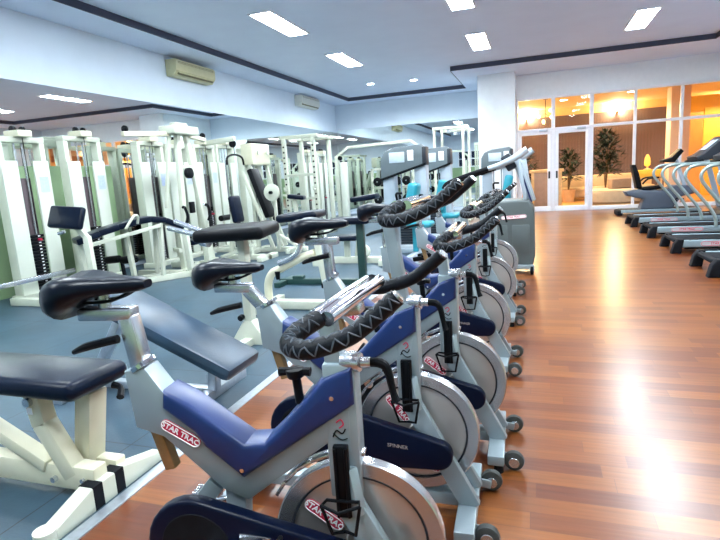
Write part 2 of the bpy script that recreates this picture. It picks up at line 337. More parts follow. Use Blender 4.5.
# glazed front of the lobby: frames, double door, panes
fr = MB(); fx = [-0.53, 0.45, 1.43, 2.49, 3.57, 4.7]; zt = 3.17; zm = 2.27
for k, x in enumerate(fx):
    wdt = 0.10 if k < 3 else 0.07
    fr.box((x, YF, zt / 2), (wdt, 0.10, zt), None, 0.006)
fr.box(((fx[0] + fx[-1]) / 2, YF, zt - 0.035), (fx[-1] - fx[0], 0.104, 0.07), None, 0.006)
fr.box(((fx[0] + fx[-1]) / 2, YF, zm), (fx[-1] - fx[0], 0.104, 0.075), None, 0.006)
fr.box(((fx[2] + fx[-1]) / 2, YF, 0.05), (fx[-1] - fx[2], 0.104, 0.10), None, 0.006)
win = struct('window_1', fr, 'frame')
for k in range(5): MB().box(((fx[k] + fx[k + 1]) / 2, YF, (zm + zt) / 2), (fx[k + 1] - fx[k] - 0.06, 0.012, zt - zm - 0.06)).build('upper_pane', M['glass'], win)
for k in range(2, 5): MB().box(((fx[k] + fx[k + 1]) / 2, YF, zm / 2), (fx[k + 1] - fx[k] - 0.06, 0.012, zm - 0.06)).build('lower_pane', M['glass'], win)
for n in (0, 1):
    a, b = fx[n] + 0.055, fx[n + 1] - 0.055; d = MB()
    d.box((a + 0.045, YF, 1.115), (0.09, 0.06, 2.23), None, 0.005).box((b - 0.045, YF, 1.115), (0.09, 0.06, 2.23), None, 0.005)
    d.box(((a + b) / 2, YF, 2.185), (b - a, 0.062, 0.09), None, 0.005).box(((a + b) / 2, YF, 0.07), (b - a, 0.062, 0.14), None, 0.005)
    door = struct('door_%d' % (n + 1), d, 'frame')
    MB().box(((a + b) / 2, YF, 1.14), (b - a - 0.16, 0.012, 2.0)).build('door_pane', M['glass'], door)
    hx = b - 0.045 if n == 0 else a + 0.045
    MB().box((hx, YF - 0.035, 1.02), (0.05, 0.02, 0.2), None, 0.006).cyl((hx, YF - 0.04, 1.06), (hx, YF - 0.09, 1.06), 0.012).cyl((hx, YF - 0.04, 0.97), (hx, YF - 0.09, 0.97), 0.018).build('door_handle', M['dkgrey'], door)
    MB().box((b - 0.2, YF - 0.06, 2.24), (0.22, 0.07, 0.06), None, 0.01).build('door_closer', M['alu'], door)

# lobby shell
LB, LX0, LX1, LH = 21.6, -1.4, 9.5, 3.34
struct('floor_lobby', MB().box(((LX0 + LX1) / 2, (16.05 + LB) / 2 + 0.5, -0.05), (LX1 - LX0, LB - 15.1, 0.098)), 'lobbyfloor')
struct('ceiling_lobby', MB().box(((LX0 + LX1) / 2, (16.22 + LB) / 2, LH + 0.05), (LX1 - LX0, LB - 16.22, 0.1)), 'lobbyceil')
struct('wall_lobby_back', MB().box(((LX0 + LX1) / 2, LB + 0.05, LH / 2), (LX1 - LX0, 0.1, LH)), 'orange')
struct('wall_lobby_left', MB().box((LX0 - 0.05, (16.2 + LB) / 2, LH / 2), (0.1, LB - 16.2, LH)), 'orange')
struct('wall_lobby_right', MB().box((LX1 + 0.05, (16.2 + LB) / 2, LH / 2), (0.1, LB - 16.2, LH)), 'orange')
struct('wall_lobby_front', MB().box((7.1, 16.15, LH / 2), (4.7, 0.1, LH)), 'orange')
struct('ceiling_lobby_soffit', MB().box((7.6, 18.6, 3.14), (3.7, 4.4, 0.42), None, 0.01), 'soffit')
struct('wall_lobby_pillar', MB().box((4.02, 18.4, LH / 2), (0.50, 0.6, LH), None, 0.01), 'peach')
struct('wall_lobby_panel', MB().box((6.1, 20.2, 1.4), (1.9, 0.1, 2.8), None, 0.01).box((6.0, 20.35, 2.95), (2.6, 0.2, 0.5)), 'amber')

# ceiling lights
gx, gy = (-4.06, -1.12, 1.89), (0.0, 2.9, 5.8, 8.55, 11.75)
where = {(-4.06, 8.55): 'largest recessed light panel in view, over the left machine area', (-4.06, 11.75): 'recessed light panel next beyond the largest one on the left',
         (-1.12, 11.75): 'recessed light panel above the bike row, the farther of the middle pair', (-1.12, 8.55): 'recessed light panel above the bike row at the top edge of the view',
         (1.89, 11.75): 'recessed light panel above the treadmills at the upper right'}
proto = None
for x in gx:
    for y in gy:
        lab = where.get((x, y), 'recessed rectangular ceiling light panel outside the view, seen only in reflections')
        if proto is None:
            proto = thing('ceiling_light', lab, 'ceiling light', (x, y, ZC), 0, 'recessed ceiling light panels')
            f = MB()
            for sx in (-1, 1): f.box((sx * 0.19, 0, -0.012), (0.03, 1.5, 0.024), None, 0.004)
            for sy in (-1, 1): f.box((0, sy * 0.735, -0.012), (0.35, 0.03, 0.024), None, 0.004)
            f.build('light_frame', M['frame'], proto); MB().box((0, 0, -0.008), (0.35, 1.44, 0.012)).build('diffuser', M['panel'], proto)
        else:
            c = copy_tree(proto); c.location = (x, y, ZC); c['label'] = lab
for i, (x, y, l) in enumerate(((-4.5, 15.1, 'small round downlight near the far left corner of the ceiling'), (-3.28, 15.3, 'small round downlight in front of the far wall, right of the other one'))):
    t = thing('downlight', l, 'ceiling light', (x, y, ZC), 0, 'small round downlights')
    MB().lathe((0, 0, -0.012), (0, 0, 1), [(0.09, 0.012), (0.12, 0.012), (0.12, 0), (0.09, 0)], 24).build('light_frame', M['frame'], t)
    MB().cyl((0, 0, -0.002), (0, 0, -0.014), 0.09, seg=24).build('diffuser', M['panel'], t)
    ld = bpy.data.lights.new('lamp', 'SPOT'); ld.energy = 260; ld.color = (0.86, 0.95, 1.0); ld.shadow_soft_size = 0.09; ld.spot_size = 2.9; ld.spot_blend = 0.5
    lo = bpy.data.objects.new('lamp', ld); C.objects.link(lo); lo.parent = t; lo.location = (0, 0, -0.03)

# air conditioners on the left wall
def aircon(y, z, wd, label, body='acbody'):
    t = thing('air_conditioner', label, 'air conditioner', (XL, y, z), 0, 'wall air conditioners')
    MB().prism([(0, -0.15), (0.16, -0.15), (0.24, -0.06), (0.25, 0.1), (0.22, 0.15), (0, 0.15)], -wd / 2, wd / 2, 0.012).build('casing', M[body], t)
    gr = MB()
    for k in range(5): gr.box((0.246 - 0.003 * k, 0, 0.10 - 0.022 * k), (0.012, wd * 0.9, 0.008), None, 0.002)
    gr.build('intake_grille', M['acdark'], t)
    MB().box((0.205, 0, -0.105), (0.05, wd * 0.88, 0.035), (0, 0.75, 0), 0.004).build('outlet_vent', M['acdark'], t)
    MB().box((0.225, 0, -0.085), (0.06, wd * 0.86, 0.006), (0, 0.8, 0), 0.002).build('louvre', M[body], t)
aircon(9.5, 3.56, 1.30, 'yellowed wall air conditioner nearer the camera, high on the left wall')
aircon(15.25, 3.60, 1.35, 'paler wall air conditioner near the far corner, high on the left wall', 'acwhite')

# ================================================================== SPIN BIKES
def capsule_hull(c0, r0, c1, r1, n=14):
    d = Vector((c1[0] - c0[0], c1[1] - c0[1])); L = d.length; a = math.atan2(d.y, d.x); th = math.acos((r0 - r1) / L)
    out = []
    for k in range(n + 1):
        t = a + th + (2 * PI - 2 * th) * k / n; out.append((c0[0] + r0 * math.cos(t), c0[1] + r0 * math.sin(t)))
    for k in range(n + 1):
        t = a - th + 2 * th * k / n; out.append((c1[0] + r1 * math.cos(t), c1[1] + r1 * math.sin(t)))
    return out

def spin_bike(loc, yaw, sx, sz, hz, label, crank=0.3, wheel=2.5, hyaw=0.0):
    t = thing('spin_bike', label, 'exercise bike', loc, yaw, 'row of silver and blue spin bikes')
    # floor frame
    f = MB().bar((-1.0, 0, 0.075), (-0.06, 0, 0.075), 0.07, 0.05, 0.006)
    f.build('base_beam', M['silver'], t)
    fs = MB().box((-0.075, 0, 0.062), (0.07, 0.46, 0.045), None, 0.006).build('front_stabilizer', M['silver'], t)
    for s_ in (-1, 1):
        MB().cyl((-0.065, s_ * 0.20, 0.0), (-0.065, s_ * 0.20, 0.042), 0.022, 0.018, 14).build('stabilizer_foot', M['rubberblk'], fs)
    rs = MB().box((-1.0, 0, 0.06), (0.075, 0.48, 0.045), None, 0.006).build('rear_stabilizer', M['silver'], t)
    for s_ in (-1, 1): MB().box((-1.0, s_ * 0.245, 0.04), (0.085, 0.025, 0.08), None, 0.006).build('stabilizer_foot', M['rubberblk'], rs)
    for s_ in (-1, 1):
        wh = MB().lathe((0.0, s_ * 0.175, 0.045), (0, 1, 0), [(0, -0.017), (0.030, -0.017), (0.041, -0.013), (0.045, 0), (0.041, 0.013), (0.030, 0.017), (0, 0.017)], 20).build('transport_wheel', M['tyre'], t)
        MB().lathe((0.0, s_ * 0.175, 0.04), (0, 1, 0), [(0, -0.020), (0.022, -0.020), (0.025, -0.015), (0.025, 0.015), (0.022, 0.020), (0, 0.020)], 16).build('wheel_hub', M['satin'], wh)
        MB().bar((-0.06, s_ * 0.145, 0.05), (0.0, s_ * 0.145, 0.04), 0.01, 0.035, 0.003).build('wheel_bracket', M['silver'], wh)
    # main frame
    poly = [(-0.245, 0.83), (-0.245, 0.68), (-0.56, 0.445), (-0.63, 0.475), (-0.79, 0.625), (-0.872, 0.65), (-0.885, 0.815), (-0.82, 0.825), (-0.765, 0.745), (-0.70, 0.71), (-0.555, 0.58), (-0.51, 0.58), (-0.31, 0.78)]
    fm = MB().prism(poly, -0.036, 0.036, 0.008)
    fm.bar((-0.60, 0, 0.47), (-0.63, 0, 0.09), 0.06, 0.05).bar((-0.66, 0, 0.48), (-0.98, 0, 0.09), 0.045, 0.05)
    fm.build('frame', M['silver'], t)
    fk = MB().box((-0.282, 0, 0.655), (0.085, 0.075, 0.37), None, 0.008)
    for s_ in (-1, 1): fk.bar((-0.285, s_ * 0.036, 0.56), (-0.262, s_ * 0.052, 0.44), 0.03, 0.075).bar((-0.268, s_ * 0.052, 0.46), (-0.06, s_ * 0.06, 0.075), 0.03, 0.072)
    fk.build('front_fork', M['silver'], t)
    cover = [(-0.770, 0.766), (-0.778, 0.715), (-0.69, 0.645), (-0.665, 0.605), (-0.562, 0.518), (-0.245, 0.735), (-0.245, 0.835), (-0.32, 0.805), (-0.45, 0.665), (-0.495, 0.622), (-0.55, 0.617), (-0.70, 0.728)]
    cv = MB().prism(cover, -0.05, 0.05, 0.014, None, 3).build('frame_cover', M['blue'], t)
    for x, z in ((-0.562, 0.545), (-0.30, 0.755)): MB().cyl((x, -0.0505, z), (x, -0.053, z), 0.006, seg=10).build('bolt', M['chrome'], cv)
    plaque('brand_badge', t, -0.735, -0.0385, 0.640, 0.125, 0.034, -0.52, 'STAR TRAC')
    # head emblem
    em = MB().box((-0.286, -0.0385, 0.66), (0.05, 0.002, 0.11), None, 0.0).build('emblem_plate', M['silver'], t)
    e1 = MB(); e1.tube([(-0.306, -0.040, 0.645), (-0.296, -0.040, 0.663), (-0.281, -0.040, 0.655), (-0.272, -0.040, 0.668)], 0.002, 6)
    e1.tube([(-0.305, -0.040, 0.655), (-0.285, -0.040, 0.638), (-0.268, -0.040, 0.642)], 0.0015, 6); e1.build('swoosh', M['black'], em)
    MB().tube([(-0.295, -0.0405, 0.685), (-0.283, -0.0405, 0.693), (-0.277, -0.0405, 0.68), (-0.288, -0.0405, 0.67)], 0.002, 6).build('swoosh', M['red'], em)
    # seat post, slider, saddle
    top = Vector((min(sx + 0.07, -0.86), 0, sz - 0.105)); low = Vector((-0.845, 0, 0.79)); dr = (low - top).normalized(); end = Vector((-0.795, 0, 0.515))
    MB().bar(top, low, 0.045, 0.05, 0.008).build('seat_post', M['satin'], t)
    MB().cyl(low + Vector((0.003, 0, 0.03)), low + Vector((-0.003, 0, 0.04)), 0.04, seg=20).build('post_collar', M['chrome'], t)
    MB().bar((-0.838, 0, 0.68), end, 0.034, 0.034, 0.004).build('post_stub', M['bronze'], t)
    MB().box((sx + 0.01, 0, sz - 0.10), (0.16, 0.05, 0.034), None, 0.005).build('seat_slider', M['satin'], t)
    MB().cyl((sx + 0.005, 0, sz - 0.10), (sx + 0.0, 0, sz - 0.03), 0.017, seg=14).build('saddle_stem', M['satin'], t)
    lv = MB().tube([(sx + 0.05, -0.03, sz - 0.165), (sx - 0.0, -0.035, sz - 0.175), (sx - 0.045, -0.04, sz - 0.185), (sx - 0.085, -0.04, sz - 0.20)], [0.012, 0.012, 0.012, 0.007], 10).build('slider_lever', M['black'], t)
    secs = []
    prof = [(-0.140, 0.050, -0.012, -0.060), (-0.128, 0.082, 0.004, -0.100), (-0.095, 0.100, 0.016, -0.108), (-0.055, 0.100, 0.018, -0.072), (-0.01, 0.082, 0.012, -0.050), (0.035, 0.054, 0.004, -0.044), (0.08, 0.037, 0.001, -0.042), (0.12, 0.030, 0.0, -0.038), (0.142, 0.020, -0.008, -0.030)]
    for x, hw, zt_, zb in prof:
        ring = []
        for k in range(16):
            a = 2 * PI * k / 16; c_, s_ = math.cos(a), math.sin(a)
            zz = (zt_ + zb) / 2 + (zt_ - zb) / 2 * (abs(s_) ** 0.75) * (1 if s_ >= 0 else -1)
            if s_ > 0.3 and x < 0: zz -= 0.012 * math.exp(-(hw * c_ / 0.02) ** 2)
            ring.append((sx + x, hw * (abs(c_) ** 0.7) * (1 if c_ >= 0 else -1), sz + zz))
        secs.append(ring)
    sd = MB().loft(secs).build('saddle', M['saddle'], t, sharp=60)
    rl = MB()
    for s_ in (-1, 1): rl.tube([(sx - 0.10, s_ * 0.03, sz - 0.05), (sx - 0.04, s_ * 0.022, sz - 0.065), (sx + 0.04, s_ * 0.02, sz - 0.06), (sx + 0.10, s_ * 0.012, sz - 0.035)], 0.0045, 6)
    rl.build('saddle_rail', M['black'], sd)
    # handlebar post and handlebar
    bx = -0.246
    MB().bar((-0.287, 0, 0.76), (-0.287 - 0.13 * (hz - 0.82), 0, hz - 0.04), 0.046, 0.050, 0.008).build('handlebar_post', M['silver'], t)
    rot = Matrix.Translation((-0.272, 0, 0)) @ Matrix.Rotation(hyaw, 4, 'Z') @ Matrix.Translation((0.272, 0, 0))
    MB().bar(rot @ Vector((-0.30 - 0.13 * (hz - 0.82), 0, hz - 0.035)), rot @ Vector((-0.215, 0, hz - 0.018)), 0.052, 0.032, 0.006).build('handlebar_clamp', M['satin'], t)
    hb = MB(); hy = 0.20
    for dx in (-0.017, 0.019): hb.cyl(rot @ Vector((bx + dx, -hy, hz + 0.005)), rot @ Vector((bx + dx, hy, hz + 0.005)), 0.017, seg=16)
    h = hb.build('handlebar', M['chrome'], t)
    for s_ in (-1, 1):
        gp = [(bx, s_ * (hy - 0.005), hz + 0.005), (bx - 0.035, s_ * (hy + 0.045), hz - 0.016), (bx - 0.035, s_ * (hy + 0.075), hz - 0.032), (bx + 0.015, s_ * (hy + 0.092), hz - 0.032), (bx + 0.095, s_ * (hy + 0.085), hz - 0.006), (bx + 0.15, s_ * (hy + 0.070), hz + 0.034), (bx + 0.192, s_ * (hy + 0.058), hz + 0.070)]
        gp = [tuple(rot @ Vector(q)) for q in gp]
        rr = [0.020, 0.021, 0.021, 0.020, 0.0185, 0.018, 0.018]
        gr = MB().tube(gp, rr, 14, 8).build('grip', M['quilt'], h)
        dd = (Vector(gp[-1]) - Vector(gp[-2])).normalized()
        MB().cyl(Vector(gp[-1]) - dd * 0.002, Vector(gp[-1]) + dd * 0.005, 0.014, seg=12).build('grip_end', M['satin'], gr)
        # padded zig-zag stitching along both faces of the grip
        for face, side in ((s_, 0.0), (0, 1.0)):
            st = MB(); pts = []; N = 30; S_ = 4
            P_ = [Vector(q) for q in gp]
            for k in range((N - 1) * S_ + 1):
                q = k / ((N - 1) * S_) * 5.6 + 0.3; i = min(int(q), 5); u = q - i
                a_, b_, c_, d_ = P_[max(i - 1, 0)], P_[i], P_[i + 1], P_[min(i + 2, 6)]
                p = 0.5 * ((2 * b_) + (c_ - a_) * u + (2 * a_ - 5 * b_ + 4 * c_ - d_) * u * u + (3 * b_ - a_ - 3 * c_ + d_) * u ** 3)
                tg = (c_ - b_).normalized(); out = Vector((0, face, 0)) if side == 0 else Vector((0, 0, 1)); out = (out - tg * out.dot(tg)).normalized(); ot = tg.cross(out)
                ph = (k / S_) % 2; an = -0.6 + 1.2 * (ph if ph <= 1 else 2 - ph)
                pts.append(p + (out * math.cos(an) + ot * math.sin(an)) * (rr[i] * (1 - u) + rr[i + 1] * u))
            st.tube(pts, 0.0020, 5, 1).build('stitching', M['stitch'], gr)
    # head clamp knob with L lever, tension knob
    kn = MB().cyl((-0.275, -0.01, 0.84), (-0.225, -0.02, 0.84), 0.025, seg=18, bev=0.003).cyl((-0.225, -0.02, 0.84), (-0.20, -0.02, 0.84), 0.014).build('clamp_knob', M['satin'], t)
    MB().tube([(-0.205, -0.02, 0.84), (-0.175, -0.022, 0.839), (-0.158, -0.024, 0.822), (-0.145, -0.03, 0.765), (-0.138, -0.033, 0.742)], [0.012, 0.013, 0.011, 0.009, 0.012], 10).build('clamp_lever', M['black'], kn)
    tk = MB().cyl((-0.40, 0, 0.72), (-0.405, 0, 0.79), 0.012).build('tension_rod', M['black'], t)
    MB().cyl((-0.405, -0.0, 0.79), (-0.407, 0, 0.815), 0.022, 0.026, 14, 0.004).tube([(-0.45, 0, 0.806), (-0.407, 0, 0.808), (-0.365, 0, 0.806)], [0.013, 0.010, 0.013], 8).build('tension_knob', M['black'], tk)
    # flywheel
    fc = (-0.262, 0.0, 0.332); R = 0.232
    fw = MB().lathe(fc, (0, 1, 0), [(0, -0.016), (0.03, -0.018), (0.035, -0.012), (R - 0.045, -0.010), (R - 0.045, 0.010), (0.035, 0.012), (0.03, 0.018), (0, 0.016)], 56).build('flywheel', M['disc'], t)
    MB().lathe(fc, (0, 1, 0), [(R - 0.045, -0.011), (R - 0.041, -0.017), (R - 0.004, -0.019), (R, -0.015), (R, 0.015), (R - 0.004, 0.019), (R - 0.041, 0.017), (R - 0.045, 0.011)], 64).build('flywheel_rim', M['satin'], fw)
    MB().tube([(fc[0] + (R - 0.045) * math.cos(2 * PI * k / 48), -0.0135, fc[2] + (R - 0.045) * math.sin(2 * PI * k / 48)) for k in range(48)], 0.004, 6, 1, True).build('rim_groove', M['dkgrey'], fw)
    for a in (wheel, wheel + 2.9):
        plaque('wheel_badge', fw, fc[0] + 0.115 * math.cos(a), -0.0135, fc[2] + 0.115 * math.sin(a), 0.125, 0.036, a + (PI if math.cos(a) < 0 else 0), 'STAR TRAC', 'red', 'labelwhite')
    br = MB(); arc = [(fc[0] + (R + 0.022) * math.cos(a), 0, fc[2] + (R + 0.022) * math.sin(a)) for a in [1.45 + 0.2 * k for k in range(7)]]
    for p, q in zip(arc[:-1], arc[1:]): br.bar(p, q, 0.035, 0.010, 0.002)
    br.bar((-0.40, 0, 0.70), (-0.40, 0, 0.55), 0.016, 0.016, 0.002)
    br.build('brake_band', M['satin'], t)
    # chain guard with crank
    gd = capsule_hull((-0.70, 0.345), 0.135, (-0.175, 0.285), 0.055)
    gu = MB().prism(gd, -0.105, -0.062, 0.010, None, 3).build('chain_guard', M['guard'], t)
    MB().text('SPINNER', 0.020, face_y(-0.32, -0.1062, 0.315, -0.08)).build('lettering', M['satin'], gu)
    MB().lathe((-0.69, -0.104, 0.345), (0, 1, 0), [(0, -0.003), (0.098, -0.003), (0.104, 0.002), (0, 0.002)], 32).build('guard_recess', M['rubberblk'], gu)
    MB().box((-0.52, -0.107, 0.375), (0.085, 0.004, 0.036), (0, 0.10, 0), 0.0).build('rating_plate', M['satin'], gu)
    ax = Vector((-0.65, 0, 0.345)); ca = crank
    for s_ in (-1, 1):
        d = Vector((math.cos(ca), 0, math.sin(ca))) * s_ * -1
        y = s_ * 0.125; p = ax + d * 0.165
        cr = MB().bar(ax + Vector((0, y, 0)), p + Vector((0, y, 0)), 0.016, 0.028, 0.005).cyl(ax + Vector((0, s_ * 0.10, 0)), ax + Vector((0, s_ * 0.137, 0)), 0.022).build('crank_arm', M['chrome'], t)
        pd = MB()
        pd.cyl(p + Vector((0, y + s_ * 0.008, 0)), p + Vector((0, y + s_ * 0.10, 0)), 0.010)
        for e in (-1, 1): pd.box(p + Vector((e * 0.035, y + s_ * 0.06, 0)), (0.012, 0.085, 0.022), None, 0.003)
        for e in (0.022, 0.098): pd.box(p + Vector((0, y + s_ * e, 0)), (0.08, 0.010, 0.020), None, 0.003)
        for k in range(5):
            for e in (-1, 1): pd.box(p + Vector((e * 0.035, y + s_ * (0.03 + 0.015 * k), 0.0)), (0.014, 0.006, 0.034), None, 0.001)
        pe = pd.build('pedal', M['satin'], t)
        MB().tube([p + Vector((0.04, y + s_ * 0.03, 0.01)), p + Vector((0.06, y + s_ * 0.03, 0.045)), p + Vector((0.07, y + s_ * 0.06, 0.06)), p + Vector((0.06, y + s_ * 0.09, 0.045)), p + Vector((0.04, y + s_ * 0.09, 0.01))], 0.006, 8).build('toe_cage', M['black'], pe)
    # bottle cage
    bc = MB().box((-0.283, -0.062, 0.535), (0.040, 0.018, 0.20), None, 0.004)
    for dx in (-0.014, 0.014): bc.tube([(-0.283 + dx, -0.074, 0.63), (-0.283 + dx, -0.074, 0.44)], 0.0045, 6, 1)
    bc.tube([(-0.283, -0.074, 0.485), (-0.325, -0.078, 0.49), (-0.335, -0.10, 0.488), (-0.285, -0.125, 0.486), (-0.235, -0.10, 0.49), (-0.24, -0.08, 0.49), (-0.283, -0.074, 0.485)], 0.0045, 8, 1)
    bc.tube([(-0.335, -0.10, 0.488), (-0.31, -0.10, 0.41), (-0.283, -0.074, 0.40)], 0.0045, 8, 1).tube([(-0.235, -0.10, 0.49), (-0.25, -0.10, 0.41), (-0.283, -0.074, 0.40)], 0.0045, 8, 1)
    bc.build('bottle_cage', M['black'], t)
    return t

spin_bike((-0.2, 1.24, 0), math.radians(8), -0.94, 1.072, 1.0, 'nearest spin bike in the row, whole saddle and handlebar at the front of the view', 0.25, 2.5, math.radians(-8))
spin_bike((-0.17, 1.84, 0), math.radians(2), -1.0, 0.99, 1.195, 'second nearest spin bike, handlebar raised high and saddle set lowest', 0.9, 2.25)
spin_bike((-0.10, 2.36, 0), math.radians(2), -0.89, 1.105, 1.035, 'third nearest spin bike, low handlebar beside the second bike\'s raised one', 2.0, 2.5)
spin_bike((-0.13, 3.45, 0), 0.0, -0.89, 1.10, 1.07, 'fourth spin bike of the row, beyond the gap after the third', 1.2, 2.6)
spin_bike((-0.13, 4.57, 0), 0.0, -0.90, 1.02, 1.08, 'fifth spin bike of the row, next to last before the elliptical trainer', 2.6, 2.7)
spin_bike((-0.15, 5.65, 0), 0.0, -0.90, 1.05, 1.06, 'farthest spin bike of the row, right in front of the grey elliptical trainer', 0.2, 2.4)

# ================================================================== ELLIPTICAL
t = thing('elliptical_trainer', 'dark grey elliptical trainer with long swing arms behind the last spin bike', 'elliptical trainer', (-0.32, 6.95, 0))
MB().prism([(-0.34, 0.09), (0.28, 0.09), (0.31, 0.22), (0.30, 0.78), (0.24, 0.90), (-0.10, 0.90), (-0.28, 0.82), (-0.35, 0.45)], -0.28, 0.30, 0.03, None, 3).build('housing', M['greygrn'], t)
for x in (-0.12, 0.14): MB().box((x, -0.279, 0.42), (0.20, 0.012, 0.36), None, 0.004).build('housing_panel', M['greygrn'], t)
plaque('brand_badge', t, 0.06, -0.285, 0.70, 0.30, 0.045, 0.05, 'STAR TRAC', 'labelwhite', 'red')
MB().box((0.05, -0.30, 0.085), (0.50, 0.06, 0.05), None, 0.01).build('front_stabilizer', M['silver'], t)
for x in (-0.14, 0.27):
    wh = MB().lathe((x, -0.36, 0.05), (1, 0, 0), [(0, -0.02), (0.03, -0.02), (0.05, -0.014), (0.05, 0.014), (0.03, 0.02), (0, 0.02)], 18).build('transport_wheel', M['rubberblk'], t)
    MB().lathe((x, -0.36, 0.05), (1, 0, 0), [(0, -0.022), (0.02, -0.022), (0.02, 0.022), (0, 0.022)], 14).build('wheel_hub', M['satin'], wh)
    MB().bar((x, -0.31, 0.08), (x, -0.36, 0.05), 0.06, 0.02, 0.003).build('wheel_bracket', M['silver'], wh)
mast = MB().bar((0.26, -0.05, 0.86), (0.09, -0.05, 1.38), 0.07, 0.09, 0.02).bar((0.29, 0.16, 0.86), (0.14, 0.16, 1.38), 0.05, 0.06, 0.015).build('upright_mast', M['towergrey'], t)
MB().box((0.19, -0.09, 1.10), (0.02, 0.012, 0.5), (0, -0.31, 0), 0.004).build('mast_stripe', M['blue'], mast)
for y, dx in ((-0.22, 0.0), (0.22, 0.06)):
    a = MB().tube([(0.22 + dx, y, 1.50), (0.10 + dx, y, 1.42), (-0.10 + dx, y, 1.335), (-0.28 + dx, y, 1.29)], [0.04, 0.045, 0.035, 0.026], 12, 6).build('swing_arm', M['towergrey'], t)
    MB().tube([(-0.24 + dx, y, 1.30), (-0.50 + dx, y, 1.23), (-0.74 + dx, y, 1.15), (-0.80 + dx, y, 1.08)], [0.03, 0.028, 0.026, 0.024], 12, 6).build('grip', M['rubberblk'], a)
    MB().bar((0.12 + dx, y, 1.40), (0.20 + dx, y, 0.86), 0.04, 0.05, 0.01).build('link_arm', M['towergrey'], a)
for y in (-0.13, 0.17):
    MB().bar((-0.25, y, 0.30), (-1.25, y, 0.16), 0.05, 0.06, 0.01).box((-0.95, y, 0.24), (0.36, 0.15, 0.05), (0, -0.14, 0), 0.015).build('foot_pedal', M['black'], t)
MB().bar((-0.2, 0, 0.06), (-1.4, 0, 0.06), 0.08, 0.06).box((-1.4, 0, 0.05), (0.08, 0.6, 0.08), None, 0.01).build('rear_beam', M['silver'], t)
MB().box((0.0, -0.02, 1.36), (0.12, 0.30, 0.20), (0, -0.5, 0), 0.02).build('console', M['dkgrey'], t)

# ================================================================== TREADMILLS
def treadmill(y, label, x0=1.80):
    t = thing('treadmill', label, 'treadmill', (x0, y, 0), 0, 'row of treadmills along the right side'); W = 0.39
    MB().box((0.95, 0, 0.155), (1.9, 0.56, 0.04), None, 0.01).box((0.8, 0, 0.07), (1.3, 0.45, 0.06)).build('belt', M['deck'], t)
    MB().cyl((0.05, -0.28, 0.15), (0.05, 0.28, 0.15), 0.035, seg=16).build('rear_roller', M['rubberblk'], t)
    for s_ in (-1, 1):
        r = MB().box((1.02, s_ * (W - 0.05), 0.135), (1.9, 0.095, 0.105), None, 0.018, 3).build('side_rail', M['siderail'], t)
        MB().box((1.02, s_ * (W - 0.05), 0.192), (1.85, 0.07, 0.016), None, 0.005).build('foot_strip', M['deck'], r)
        if s_ < 0: plaque('brand_badge', r, 0.52, -W - 0.004, 0.135, 0.46, 0.065, 0, 'STAR TRAC', 'labelgrey', 'red')
        c = MB().prism([(-0.05, 0.0), (0.07, 0.0), (0.10, 0.195), (0.03, 0.195), (-0.02, 0.13)], s_ * (W - 0.05) - 0.06, s_ * (W - 0.05) + 0.06, 0.014, None, 3).build('rear_foot', M['rubberblk'], t)
        MB().box((1.75, s_ * (W - 0.08), 0.045), (0.14, 0.08, 0.09), None, 0.01).build('front_foot', M['rubberblk'], t)
        y_ = s_ * W
        MB().tube([(0.92, y_, 0.18), (0.90, y_, 0.32), (0.80, y_, 0.50), (0.55, y_, 0.82), (0.46, y_, 0.98), (0.50, y_, 1.10), (0.62, y_, 1.15), (0.85, y_, 1.16), (1.15, y_, 1.17), (1.32, y_, 1.20)], 0.026, 12, 6).build('handrail', M['railgrn'], t)
        MB().bar((1.66, y_ * 0.92, 0.18), (1.36, y_ * 0.92, 1.26), 0.05, 0.09, 0.012).build('upright', M['towergrey'], t)
    MB().prism([(1.42, 0.14), (1.95, 0.10), (2.02, 0.18), (1.98, 0.30), (1.80, 0.36), (1.50, 0.26)], -W + 0.02, W - 0.02, 0.03, None, 3).build('motor_hood', M['dkgrey'], t)
    cs = MB().prism([(1.04, 1.21), (1.38, 1.22), (1.56, 1.58), (1.47, 1.63), (1.14, 1.34), (1.02, 1.28)], -W + 0.03, W - 0.03, 0.02, None, 3).build('console', M['dkgrey'], t)
    MB().box((1.30, 0, 1.489), (0.26, 0.38, 0.010), (0, -0.720, 0), 0.003).build('display', M['screen'], cs)
    MB().tube([(1.14, -W + 0.03, 1.22), (0.98, -0.25, 1.20), (0.94, 0, 1.20), (0.98, 0.25, 1.20), (1.14, W - 0.03, 1.22)], 0.02, 10, 5).build('front_grip_bar', M['black'], cs)
    return t
treadmill(6.80, 'nearest treadmill in view, only the rear corner of its deck at the right edge')
treadmill(8.45, 'second treadmill of the row, badge on its silver side rail fully in view')
treadmill(10.1, 'third treadmill of the row, behind the one with the clearest side badge')
treadmill(11.75, 'farthest treadmill of the row, just before the recumbent bike')

# recumbent bike
t = thing('recumbent_bike', 'grey recumbent bike with tall black seat back near the lobby glass', 'exercise bike', (1.85, 14.1, 0))
for s_ in (-1, 1): MB().box((0.86, s_ * 0.29, 0.10), (1.6, 0.05, 0.07), None, 0.01).build('side_rail', M['siderail'], t)
MB().bar((0.0, 0, 0.10), (1.7, 0, 0.10), 0.5, 0.06, 0.02).box((0.04, 0, 0.06), (0.12, 0.6, 0.12), None, 0.03).box((1.66, 0, 0.06), (0.12, 0.6, 0.12), None, 0.03).build('base_frame', M['rubberblk'], t)
MB().prism([(0.14, 0.56), (0.20, 0.46), (0.55, 0.36), (0.48, 0.12), (1.15, 0.12), (1.34, 0.40), (1.60, 0.46), (1.50, 0.64), (1.2, 0.66), (0.9, 0.56), (0.3, 0.60)], -0.22, 0.22, 0.05, None, 3).build('housing', M['recgrey'], t)
MB().box((0.72, 0, 0.62), (0.42, 0.40, 0.09), (0, -0.08, 0), 0.04, 3).build('seat', M['black'], t)
